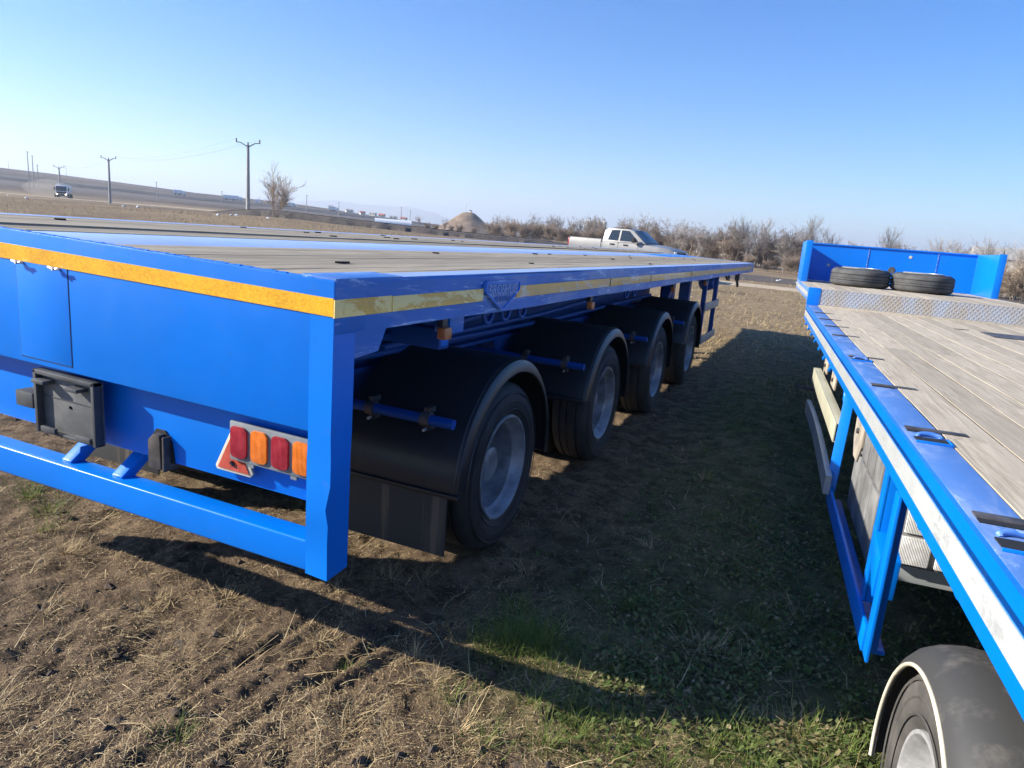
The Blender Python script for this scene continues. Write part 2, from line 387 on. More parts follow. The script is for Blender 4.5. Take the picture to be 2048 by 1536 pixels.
def ground_material():
    t = NT('field_ground'); P = t.n('ShaderNodeNewGeometry').outputs['Position']
    sp = t.n('ShaderNodeSeparateXYZ'); t.l(P, sp.inputs[0]); X, Y = sp.outputs[0], sp.outputs[1]
    n1 = t.noise(P, 0.9, 6, 0.6); n2 = t.noise(P, 6, 8, 0.7); n3 = t.noise(P, 45, 6, 0.7); nb = t.noise(P, 0.035, 5, 0.6); nm = t.noise(P, 0.25, 6, 0.65)
    mud = t.mix(t.step(n2, 0.35, 0.65), (0.090, 0.062, 0.040), (0.28, 0.198, 0.124))
    n4 = t.noise(P, 150, 5, 0.75)
    mud = t.mix(t.math('MULTIPLY', t.step(n3, 0.54, 0.66), 0.5), mud, (0.27, 0.20, 0.12))
    mud = t.mix(t.math('MULTIPLY', t.step(n4, 0.56, 0.68), 0.5), mud, (0.34, 0.26, 0.155))
    mud = t.mix(t.math('MULTIPLY', t.step(n4, 0.46, 0.36), 0.6), mud, (0.022, 0.016, 0.012))
    grass = t.mix(t.step(n2, 0.35, 0.65), (0.085, 0.090, 0.036), (0.235, 0.215, 0.098))
    grass = t.mix(t.math('MULTIPLY', t.step(n3, 0.5, 0.66), 0.5), grass, (0.27, 0.225, 0.13))
    gx = t.math('MULTIPLY', t.step(t.math('ADD', X, t.math('MULTIPLY', n1, 0.9)), 0.45, 1.15), t.step(t.math('ADD', Y, t.math('MULTIPLY', n1, 1.2)), 0.45, 1.2))
    c = t.mix(gx, mud, grass)
    # trampled dry grass further along the lane
    tan = t.mix(t.step(n2, 0.3, 0.7), (0.175, 0.128, 0.075), (0.36, 0.275, 0.16))
    tan = t.mix(t.step(nm, 0.52, 0.72), tan, (0.135, 0.10, 0.065))
    far1 = t.step(t.math('ADD', Y, t.math('MULTIPLY', n1, 3.0)), 7.5, 11.5)
    c = t.mix(far1, c, tan)
    # open field
    fld = t.mix(t.step(nm, 0.35, 0.65), (0.185, 0.135, 0.085), (0.27, 0.205, 0.125))
    fld = t.mix(t.step(nb, 0.48, 0.62), fld, (0.155, 0.12, 0.085))
    dv = t.n('ShaderNodeVectorMath', operation='LENGTH'); t.l(P, dv.inputs[0]); D = dv.outputs['Value']
    c = t.mix(t.step(D, 25, 60), c, fld)
    nh = t.noise(P, 0.012, 8, 0.65); nh2 = t.noise(t.coord('Position', scale=(1, 1, 6)), 0.05, 8, 0.7)
    hill = t.mix(t.step(nh, 0.40, 0.62), (0.055, 0.042, 0.032), (0.125, 0.094, 0.068))
    hill = t.mix(t.math('MULTIPLY', t.step(nh2, 0.55, 0.68), 0.6), hill, (0.045, 0.040, 0.034))
    nh3 = t.noise(P, 0.16, 8, 0.75)
    hill = t.mix(t.math('MULTIPLY', t.step(nh3, 0.52, 0.62), 0.7), hill, (0.035, 0.030, 0.022))
    hill = t.mix(t.math('MULTIPLY', t.step(nh3, 0.44, 0.36), 0.5), hill, (0.20, 0.155, 0.11))
    c = t.mix(t.step(D, 215, 290), c, hill)
    t.col(c); t.rough(0.95); t.b.inputs['Specular IOR Level'].default_value = 0.15
    h = t.math('ADD', t.math('ADD', t.math('MULTIPLY', n2, 0.8), t.math('MULTIPLY', n3, 0.7)), t.math('MULTIPLY', n4, 0.25))
    t.bump(h, 1.0, 0.05); return t.m
ground = tag(mesh_obj('ground', make_ground(), ground_material()), kind='structure')
def gz(x, y, fine=False):
    return float(terrain(np.array([float(x)]), np.array([float(y)]), fine)[0])
def polar(az, d):
    return (CAM[0]-d*math.sin(R(az)), CAM[1]+d*math.cos(R(az)))

def strip(name, pts, width, mat, lift=0.03, n=60, edge=0.25, seed=3, crown=0.0):
    # a ribbon of ground laid over the terrain, its edges uneven
    pts = [np.array(p, float) for p in pts]; ts = np.linspace(0, len(pts)-1, n); C = []
    for t_ in ts:
        i = min(int(t_), len(pts)-2); f = t_-i; C.append(pts[i]*(1-f)+pts[i+1]*f)
    vs = []; fs = []; K = 6
    for i, c in enumerate(C):
        d = C[min(i+1, n-1)]-C[max(i-1, 0)]; d = d/np.hypot(*d); nn = np.array([-d[1], d[0]])
        for k in range(K+1):
            u = k/K*2-1; wv = width/2*(1+edge*(random.random()-0.5)) if k in (0, K) else width/2
            p = c+nn*u*wv; vs.append((p[0], p[1], gz(p[0], p[1], True)+lift*(1 if 0 < k < K else -0.6)+crown*(1-u*u)))
    for i in range(n-1):
        for k in range(K): a = i*(K+1)+k; fs.append((a, a+1, a+K+2, a+K+1))
    return tag(MB().add(vs, fs).build(name, mat, smooth=60), kind='structure')
def soil(name, a, b, sc):
    t = NT(name); P = t.n('ShaderNodeNewGeometry').outputs['Position']
    n = t.noise(P, sc, 8, 0.7); t.col(t.mix(t.step(n, 0.35, 0.65), a, b)); t.rough(0.95); t.bump(n, 0.8, 0.08); return t.m
M['sand'] = soil('sandy_track', (0.36, 0.285, 0.19), (0.47, 0.385, 0.26), 1.2)
M['dark_soil'] = soil('ploughed_soil', (0.045, 0.036, 0.03), (0.10, 0.08, 0.065), 2.5)
M['asphalt'] = soil('asphalt', (0.045, 0.046, 0.05), (0.065, 0.066, 0.07), 0.4)
strip('dirt_track', [polar(40, 40), polar(16, 38), polar(7, 38), polar(-2, 38), polar(-20, 42)], 5.5, M['sand'], 0.05, 90)
strip('ploughed_soil', [polar(12, 56), polar(4, 54), polar(-2, 54), polar(-22, 58)], 15, M['dark_soil'], 0.06, 90)
strip('track', [polar(75, 230), polar(58, 208), polar(50, 196), polar(44, 182), polar(34, 190)], 5, M['sand'], 0.10, 60)
strip('highway', [polar(80, 440), polar(60, 425), polar(48, 420), polar(38, 430), polar(26, 470)], 24, M['asphalt'], 1.4, 80)
strip('ploughed_field', [polar(80, 372), polar(60, 360), polar(48, 352), polar(38, 356), polar(30, 372)], 66, M['dark_soil'], 0.5, 80)
def bank():
    # low terrace of turned earth across the field: dark face, tan grass on top
    top = []; fs = []; n = 70; vs = []
    for i in range(n):
        f = i/(n-1); az = 47-f*30; d = 84-6*math.sin(f*3.1)+3*(random.random()-0.5)*0.3
        h = (0.75*(1-0.35*f))*min(1, f*8+0.1)*min(1, (1-f)*6+0.02)
        for k, (o, q) in enumerate(((0, -0.05), (1.0, 0.65+0.1*random.random()), (1.8, 1.0), (9, 0.9), (16, -0.1))):
            x, y = polar(az, d+o); vs.append((x, y, gz(x, y)+h*q))
    for i in range(n-1):
        for k in range(4): a = i*5+k; fs.append((a, a+1, a+6, a+5))
    return vs, fs
bv, bf = bank()
tag(MB().add(bv, bf).build('earth_bank', M['dark_soil'], smooth=30), kind='structure')
vs2 = [bv[i*5+k] for i in range(70) for k in (2, 3, 4)]
vs2 = [(x, y, z+0.04) for x, y, z in vs2]
fs2 = [(i*3+k, i*3+k+1, i*3+k+4, i*3+k+3) for i in range(69) for k in (0, 1)]
M['tan_grass'] = soil('dry_grass', (0.24, 0.18, 0.11), (0.36, 0.28, 0.17), 0.7)
tag(MB().add(vs2, fs2).build('bank_top', M['tan_grass'], smooth=60), kind='structure')
# distant mountains
M['mount'] = soil('far_mountain', (0.10, 0.095, 0.085), (0.14, 0.13, 0.11), 0.003)
def ridge(name, az0, az1, d, prof, seed):
    n = 90; vs = []; fs = []
    for i in range(n):
        f = i/(n-1); az = az0+(az1-az0)*f; h = np.interp(f, [p[0] for p in prof], [p[1] for p in prof])
        h *= 0.9+0.25*float(fbm(np.array([f*14]), np.array([seed*1.7]), 4, seed)[0])
        for dd, q in ((-0.16*d, 0), (-0.07*d, 0.45), (0, 1), (0.08*d, 0.5), (0.16*d, 0)):
            x, y = polar(az, d+dd); vs.append((x, y, -3+h*q))
    for i in range(n-1):
        for k in range(4): a = i*5+k; fs.append((a, a+1, a+6, a+5))
    tag(MB().add(vs, fs).build(name, M['mount'], smooth=60), kind='structure')
ridge('hills', 62, 48, 3600, [(0, 95), (0.4, 84), (0.68, 76), (0.75, 84), (1, 20)], 1)
ridge('hills', 43, 26, 5600, [(0, 40), (0.12, 110), (0.3, 150), (0.45, 135), (0.62, 148), (0.74, 124), (0.82, 66), (1, 16)], 2)

# ------------------------------------------------------------------ big wheels
def tyre_profile(w, rr, bead):
    return [(-0.02, bead), (-0.006, bead+0.02), (0.0, bead+(rr-bead)*0.45), (-0.004, rr-0.055), (-0.022, rr-0.018), (-0.045, rr-0.003),
            (-0.075, rr), (-0.078, rr-0.011), (-0.086, rr-0.011), (-0.089, rr), (-w/2-0.005, rr), (-w/2-0.002+0.0, rr-0.011), (-w/2+0.006-0.012, rr-0.011), (-w/2-0.012, rr),
            (-w+0.089, rr), (-w+0.086, rr-0.011), (-w+0.078, rr-0.011), (-w+0.075, rr), (-w+0.045, rr-0.003), (-w+0.022, rr-0.018), (-w+0.004, rr-0.055), (-w, bead+(rr-bead)*0.45), (-w+0.006, bead+0.02), (-w+0.02, bead)]
def tyre_mb(w=0.28, rr=0.442, bead=0.272, n=56):
    mb = MB(); mb.lathe(tyre_profile(w, rr, bead), n=n)
    for rad in (bead+0.035, bead+0.075, rr-0.05):      # moulded rings on the sidewall
        mb.lathe([(0.0, rad-0.004), (0.003, rad), (0.0, rad+0.004)], n=n)
    return mb
def rim_mb(bead=0.272, dish=0.18, n=48):
    mb = MB()
    mb.lathe([(-0.03, bead-0.012), (-0.018, bead+0.004), (-0.008, bead+0.002), (-0.008, bead-0.008), (-0.03, bead-0.022), (-0.05, bead-0.026), (-0.07, bead-0.043),
              (-0.12, bead-0.047), (-dish+0.01, bead-0.05), (-dish-0.01, bead-0.065), (-dish-0.012, 0.15), (-dish+0.006, 0.138), (-dish+0.008, 0.10), (-dish+0.09, 0.088), (-dish+0.10, 0.07), (-dish+0.10, 0.0)], n=n)
    mb.lathe([(-0.03, bead-0.012), (-0.27, bead-0.012), (-0.31, 0.1)], n=n)
    return mb
tyre_me = tyre_mb().build('tyre', M['rubber'], smooth=50); rim_me = rim_mb().build('wheel', M['rim'], smooth=35)
hole_me = MB().lathe([(0.0, 0.0), (0.004, 0.0), (0.004, 0.022), (0.0, 0.024)], n=14).build('hand_hole', M['dark'], smooth=40)
nut_me = MB().lathe([(0.0, 0.014), (0.02, 0.012), (0.022, 0.0)], n=6).build('wheel_nut', M['steel'])
ty_m, rm_m, ho_m, nu_m = tyre_me.data, rim_me.data, hole_me.data, nut_me.data
for o in (tyre_me, rim_me, hole_me, nut_me): bpy.data.objects.remove(o)
def wheel_set(parent, loc, flip=False, dual=True, mats=None, dish=0.18):
    wh = mesh_obj('wheel', rm_m, None, parent, loc, (0, 0, math.pi if flip else 0))
    mesh_obj('tyre', ty_m, None, wh)
    if dual: mesh_obj('tyre', ty_m, None, wh, (-0.315, 0, 0))
    for k in range(8):
        a = 2*math.pi*(k+0.3)/8; mesh_obj('hand_hole', ho_m, None, wh, (-dish-0.0115, 0.178*math.cos(a), 0.178*math.sin(a)))
    for k in range(10):
        a = 2*math.pi*k/10; mesh_obj('wheel_nut', nu_m, None, wh, (-dish+0.003, 0.117*math.cos(a), 0.117*math.sin(a)))
    wh.rotation_euler[0] = random.uniform(0, 6.28) if not flip else 0
    return wh

# ------------------------------------------------------------------ left flatbed trailer
LB = (-1.25, 6.5, 0.0)
def lw(v):
    x, y, z = v; k = min(1.1, max(0.0, (z-0.48)/0.97)); return (x, y, z+0.03*(-x)*k)
TL = empty('flatbed_trailer', LB)
tag(TL, 'blue four-axle flatbed trailer with amber tape, rear lamp board and no plate', 'trailer')
def LP(mb, name, mat, parent=None, bevel=0.0, smooth=None, label=None, seg=2):
    o = mb.build(name, M[mat] if isinstance(mat, str) else mat, parent or TL, LB if parent is None else (0, 0, 0), lw, smooth, bevel, seg=seg)
    if parent is not None:
        for v in o.data.vertices: v.co = v.co - Vector(LB)
        # children of parts keep trailer coordinates (parts sit at the trailer's origin)
    if label: o['label'] = label
    return o
H = 1.444; LEN = 13.2
# rear
LP(MB().box((-2.5, 0.0, 0.962), (0.0, 0.105, H)), 'rear_panel', 'blue', bevel=0.006)
LP(MB().box((-2.41, 0.085, 0.685), (-0.09, 0.10, 0.97)), 'lower_panel', 'blue', bevel=0.003)
hatch = LP(MB().box((-1.492, -0.0025, 0.985), (-1.197, 0.004, 1.352)), 'hatch', 'blue', bevel=0.002)
LP(MB().box((-1.4945, -0.0012, 0.982), (-1.1945, 0.003, 1.3545)), 'hatch_seam', M['dark'])
for wx in (-1.449, -1.24):
    mb = MB().tube([(wx, -0.005, 1.332), (wx, -0.03, 1.332)], 0.006, 8).tube([(wx-0.028, -0.024, 1.336), (wx, -0.02, 1.33), (wx+0.028, -0.024, 1.336)], 0.005, 6)
    LP(mb, 'wing_nut', 'galv', hatch, smooth=40)
LP(MB().box((-2.47, -0.0035, 1.336), (0.0, 0.001, 1.391)), 'reflective_tape', 'tape_amber', label='bright amber reflective tape across the rear')
# welded ragged top lip
mb = MB(); xs = np.linspace(-2.49, -0.02, 120)
for a, b in zip(xs[:-1], xs[1:]):
    h_ = 0.001+0.0025*random.random(); mb.box((a, 0.002+0.004*random.random(), H-0.002), (b+0.002, 0.012+0.008*random.random(), H+h_))
LP(mb, 'weld_lip', 'blue')
# corner posts
for sx in (0, 1):
    f = (lambda p: p) if sx == 0 else (lambda p: (-2.5-p[0], p[1]))
    prof = [(0.0, -0.004), (-0.087, -0.004), (-0.087, 0.105), (0.0, 0.105)]
    mb = MB(); zs = [0.48, 0.53, 0.60, 0.66, 0.72, 0.80, 0.88, 0.95, 1.1, 1.2, 1.334]; vs = []; fs = []
    for zi, z in enumerate(zs):
        dent = 0.006*math.sin(z*17)+0.004*math.sin(z*41)
        q = [(p[0]+(dent if i == 0 else 0), p[1]+(0.008*math.sin(z*23) if i == 0 else 0)) for i, p in enumerate(prof)]
        if zi == 0: q = [(a*0.98, b) for a, b in q]
        if z > 0.9: q = [(0.0012, -0.0012), (-0.087, -0.0012), (-0.087, 0.1062), (0.0012, 0.1062)]
        vs += [(f(p)[0], f(p)[1], z) for p in q]
    for i in range(len(zs)-1):
        for k in range(4): a = i*4+k; b = i*4+(k+1) % 4; fs.append((a, b, b+4, a+4))
    fs += [(0, 1, 2, 3), tuple(len(vs)-4+i for i in range(4))]
    mb.add(vs, fs); LP(mb, 'corner_post', 'blue', smooth=25)
# gusset and folded corner plate on the right side
LP(MB().prism([(0.102, 1.195), (0.24, 1.205), (0.285, 1.282), (0.285, 1.30), (0.102, 1.30)], 'x', -0.012, -0.002), 'gusset', 'blue_worn')
LP(MB().box((-0.13, 0.004, 1.28), (0.003, 0.366, H+0.007)), 'corner_plate', 'blue_worn', bevel=0.005)
LP(MB().box((-0.001, -0.003, 1.333), (0.0055, 0.30, 1.388)), 'reflective_tape', 'tape_worn', label='worn pale amber tape round the rear corner')
# bumper
LP(MB().box((-2.42, 0.0, 0.485), (-0.085, 0.09, 0.592)), 'bumper_bar', 'blue', bevel=0.008, seg=3)
for bx in (-1.31, -1.02):
    LP(MB().prism([(0.03, 0.59), (0.03, 0.60), (0.20, 0.72), (0.26, 0.72), (0.09, 0.59)], 'x', bx-0.028, bx+0.028), 'bumper_bracket', 'blue', bevel=0.004)
# side rails
for sx, xm in ((0, 0.0), (1, -2.5)):
    g = 1 if sx == 0 else -1
    yst = 0.10
    def X(a): return xm-g*a
    mb = MB(); ys = np.linspace(yst, LEN, 60); vs = []; fs = []
    prof = [(0.0, 1.277), (0.0, H-0.008), (0.006, H), (0.075, H), (0.075, H-0.02), (0.012, H-0.02), (0.012, 1.289), (0.06, 1.289), (0.06, 1.277)]
    for y in ys:
        wob = 0.004*math.sin(y*1.9)+0.003*math.sin(y*5.3)
        for (a, z) in prof: vs.append((X(a-wob), y, z+0.003*math.sin(y*2.3+1)))
    n = len(prof)
    for i in range(len(ys)-1):
        for k in range(n): a = i*n+k; b = i*n+(k+1) % n; fs.append((a, b, b+n, a+n))
    fs += [tuple(range(n)), tuple(range(len(vs)-n, len(vs)))]
    mb.add(vs, fs); LP(mb, 'side_rail', 'blue_worn', label='scuffed blue side rail' if sx == 0 else None)
    LP(MB().box((min(X(0.004), X(0.1)), 0.366 if sx == 0 else 0.12, H+0.0005), (max(X(0.004), X(0.1)), LEN-0.1, H+0.004)), 'rail_cap', 'blue_spine')
LP(MB().box((0.0005, 0.30, 1.334), (0.0095, 0.985, 1.386)), 'reflective_tape', 'tape_worn', label='worn pale amber tape behind the badge')
for (y0, y1) in ((1.34, 2.9), (2.93, 4.1), (4.13, 6.0), (6.05, 8.4), (8.45, 12.6)):
    LP(MB().box((0.0005, y0, 1.332), (0.0095, y1, 1.386)), 'reflective_tape', 'tape_worn2')
# badge
bp = [(0.985, 1.405), (1.01, 1.418), (1.33, 1.418), (1.355, 1.405), (1.355, 1.372), (1.19, 1.284), (1.15, 1.284), (0.985, 1.372)]
badge = LP(MB().prism(bp, 'x', 0.002, 0.016), 'badge', 'blue_worn', bevel=0.003)
LP(MB().prism([(1.17+(y-1.17)*1.0, z) for y, z in [(0.995, 1.411), (1.345, 1.411), (1.345, 1.404), (0.995, 1.404)]], 'x', 0.0155, 0.020), 'badge_rim', 'blue', badge)
for seg_ in (((0.992, 1.405), (0.992, 1.373)), ((0.992, 1.373), (1.155, 1.29)), ((1.155, 1.29), (1.185, 1.29)), ((1.185, 1.29), (1.348, 1.373)), ((1.348, 1.373), (1.348, 1.405))):
    LP(MB().bar((0.017, *seg_[0]), (0.017, *seg_[1]), 0.007, 0.008, (1, 0, 0)), 'badge_rim', 'blue', badge)
def letters(txt, size, y, z, mat, parent, x=0.0172):
    me = text_mesh(txt, size, 0.003)
    o = mesh_obj('lettering', me, M[mat], parent)
    for v in me.vertices:      # text x -> +Y, text y -> +Z, facing +X
        a, b, c = v.co; v.co = Vector((x+c, y+a, z+b))-Vector(LB)
    return o
letters('BROSHUIS', 0.066, 1.17, 1.376, 'blue_spine', badge)  # paint lighter than the badge stands in for relief shading on the letters
letters('HOLLAND', 0.036, 1.17, 1.334, 'blue_flange', badge)
# plate holder
ph = LP(MB().box((-1.425, 0.02, 0.702), (-1.077, 0.034, 0.945)), 'plate_holder', 'grey_mid', bevel=0.004)
for lo, hi in (((-1.425, -0.008, 0.702), (-1.408, 0.03, 0.945)), ((-1.094, -0.008, 0.702), (-1.077, 0.03, 0.945)), ((-1.425, -0.008, 0.928), (-1.077, 0.03, 0.945)), ((-1.425, 0.0, 0.702), (-1.077, 0.03, 0.714))):
    LP(MB().box(lo, hi), 'holder_rim', 'grey_plastic', ph, bevel=0.004)
for cx in (-1.37, -1.18):
    LP(MB().box((cx-0.035, -0.028, 0.898), (cx+0.035, 0.022, 0.912)), 'clip', 'grey_plastic', ph, bevel=0.003)
for cx in (-1.345, -1.145):
    LP(MB().box((cx-0.042, -0.014, 0.712), (cx+0.042, 0.0, 0.733)), 'hinge', 'grey_plastic', ph, bevel=0.003)
LP(MB().box((-1.405, 0.0175, 0.842), (-1.096, 0.021, 0.846)), 'holder_rib', 'grey_plastic', ph)
LP(MB().lathe([(0, 0), (0.003, 0.0), (0.003, 0.006), (0, 0.006)], (-1.25, 0.017, 0.82), axis='y', n=10), 'screw', 'dark', ph)
so = LP(MB().box((-1.545, -0.005, 0.785), (-1.44, 0.085, 0.845)).box((-1.46, 0.02, 0.80), (-1.42, 0.08, 0.862)), 'plate_lamp', 'grey_plastic', bevel=0.006)
# rear hook seen through the notch
LP(MB().prism([(-0.885, 0.684), (-0.885, 0.77), (-0.862, 0.80), (-0.815, 0.80), (-0.782, 0.76), (-0.772, 0.70), (-0.772, 0.684)], 'y', 0.079, 0.088), 'notch', 'dark')
LP(MB().prism([(-0.872, 0.66), (-0.872, 0.765), (-0.845, 0.79), (-0.812, 0.79), (-0.808, 0.66)], 'y', 0.05, 0.078).box((-0.80, 0.05, 0.655), (-0.79, 0.12, 0.785)), 'tow_hook', 'steel', bevel=0.004)
# lamp board
lb = LP(MB().box((-0.448, 0.030, 0.785), (-0.088, 0.048, 0.922)), 'lamp_board', 'lamp_board', bevel=0.006)
for i, mt in enumerate(('red_lens', 'amber_lens', 'red_lens', 'amber_lens')):
    x0 = -0.441+i*0.0895
    mb = MB(); hw, hh = 0.0355, 0.055; cx, cz = x0+0.0385, 0.854; q = []
    for (sx_, sz_, a0_) in ((1, 1, 0), (-1, 1, 90), (-1, -1, 180), (1, -1, 270)):
        for k in range(4): a = R(a0_+30*k); q.append((cx+sx_*(hw-0.018)+0.018*math.cos(a), cz+sz_*(hh-0.018)+0.018*math.sin(a)))
    mb.prism(q, 'y', 0.022, 0.032); LP(mb, 'lens', mt, lb, bevel=0.002)
for tx_ in (-0.37, -0.185): LP(MB().box((tx_, 0.034, 0.772), (tx_+0.025, 0.046, 0.787)), 'lamp_tab', 'lamp_board', lb)
tri = LP(MB().prism([(-0.535, 0.742), (-0.528, 0.728), (-0.375, 0.728), (-0.362, 0.742), (-0.442, 0.892), (-0.456, 0.892)], 'y', 0.050, 0.060), 'reflector_triangle', 'cream', bevel=0.003)
LP(MB().prism([(-0.520, 0.739), (-0.377, 0.739), (-0.449, 0.876)], 'y', 0.046, 0.052), 'reflector', 'red_reflector', tri)
LP(MB().tube([(-0.445, 0.045, 0.757), (-0.455, 0.04, 0.772)], 0.006, 8), 'rivet', 'steel', tri)
# deck: spine, planks and a blue recessed channel
LP(MB().box((-1.46, 0.012, H-0.03), (-0.99, 9.6, H+0.001)), 'spine', 'blue_spine', bevel=0.003, label='pale blue steel spine plate along the deck')
LP(MB().box((-1.46, 9.603, H-0.03), (-0.99, LEN-0.4, H+0.004)), 'spine', 'blue', bevel=0.003, label='bright blue forward end of the spine plate')
LP(MB().box((-1.80, 0.012, H-0.05), (-1.463, LEN-0.1, H-0.028)), 'channel', 'blue_dark')
def plank(x0, x1, y0, y1, zt, th, mat, part, warpamt=0.004):
    ys = np.linspace(y0, y1, max(3, int((y1-y0)/0.7))); vs = []; fs = []; ph_ = random.random()*6; tl = random.uniform(-1, 1)*warpamt*0.6
    for y in ys:
        dz = warpamt*math.sin(y*1.3+ph_)+warpamt*0.5*math.sin(y*3.1+2*ph_)
        e0 = random.uniform(-1, 1)*0.0015; e1 = random.uniform(-1, 1)*0.0015
        vs += [(x0+e0, y, zt-th), (x1+e1, y, zt-th), (x1+e1, y, zt+dz+tl-0.001), (x1-0.001+e1, y, zt+dz+tl), (x0+0.001+e0, y, zt+dz-tl), (x0+e0, y, zt+dz-tl-0.001)]
    for i in range(len(ys)-1):
        for k in range(6): a = i*6+k; b = i*6+(k+1) % 6; fs.append((a, b, b+6, a+6))
    fs += [(0, 1, 2, 3, 4, 5), tuple(len(vs)-6+i for i in range(6))]
    return MB().add(vs, fs)
def planks_across(xa, xb, wdt, y0, y1, zt, add, joints=True):
    x = xa; i = 0
    while x < xb-0.02:
        w_ = min(wdt*random.uniform(0.94, 1.06), xb-x)
        if xb-(x+w_) < 0.04: w_ = xb-x
        cuts = [y0]+sorted(random.uniform(y0+2.2, y1-2.0) for _ in range(2 if joints else 0))+[y1]
        cuts = [c_ for k, c_ in enumerate(cuts) if k == 0 or c_-cuts[k-1] > 0.8 or k == len(cuts)-1]
        for a, b in zip(cuts[:-1], cuts[1:]):
            add(plank(x+0.002, x+w_-0.003, a+0.002, b-0.003, zt+random.uniform(-0.0005, 0.0005), 0.035, None, None, 0.0006))
        x += w_; i += 1
addL = lambda mb: LP(mb, 'plank', 'wood_l')
planks_across(-0.985, -0.104, 0.105, 0.022, LEN-0.3, H+0.002, addL)
planks_across(-1.70, -1.465, 0.115, 0.03, LEN-0.3, H+0.002, addL)
planks_across(-2.395, -1.80, 0.115, 0.03, LEN-0.3, H+0.004, addL)
# dark chips and knots lying in the wood
for k in range(34):
    x = random.choice([random.uniform(-0.95, -0.15), random.uniform(-2.35, -1.85)]); y = random.uniform(0.5, 11); l_ = random.uniform(0.015, 0.05)
    LP(MB().prism([(x-0.007, y-l_), (x+0.006, y-l_*0.6), (x+0.008, y+l_*0.7), (x, y+l_), (x-0.008, y+l_*0.3)], 'z', H+0.004, H+0.009+0.003*random.random()), 'splinter', 'dark')
LP(MB().box((-2.5, LEN, 1.277), (0.0, LEN+0.02, H)), 'front_beam', 'blue_worn', bevel=0.003)
LP(MB().box((-2.42, LEN-0.30, H-0.02), (-0.08, LEN-0.001, H+0.003)), 'front_plate', 'blue_worn')
# chassis
for bx in (-0.78, -1.72):
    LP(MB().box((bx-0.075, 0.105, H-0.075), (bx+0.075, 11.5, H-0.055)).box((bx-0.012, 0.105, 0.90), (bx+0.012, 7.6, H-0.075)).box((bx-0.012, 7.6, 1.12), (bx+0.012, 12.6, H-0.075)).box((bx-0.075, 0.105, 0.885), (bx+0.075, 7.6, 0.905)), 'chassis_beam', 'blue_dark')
y = 0.45
while y < LEN-0.4:
    LP(MB().box((-2.43, y-0.04, 1.30), (-0.06, y+0.04, 1.372)), 'cross_member', 'blue_dark'); y += 0.62
LP(MB().box((-0.984, 0.106, H-0.02), (-0.106, LEN-0.31, H-0.0005)), 'gap_shade_sheet', 'dark')  # dark sheet added in the plank gaps to hide their sunlit sides
LP(MB().box((-2.393, 0.106, H-0.02), (-1.803, LEN-0.31, H+0.0015)), 'gap_shade_sheet', 'dark')
LP(MB().box((-2.42, 0.105, 1.374), (-0.08, LEN-0.32, 1.386)), 'deck_sheet', 'blue_dark')
AX = [1.4714+1.7904*i for i in range(4)]
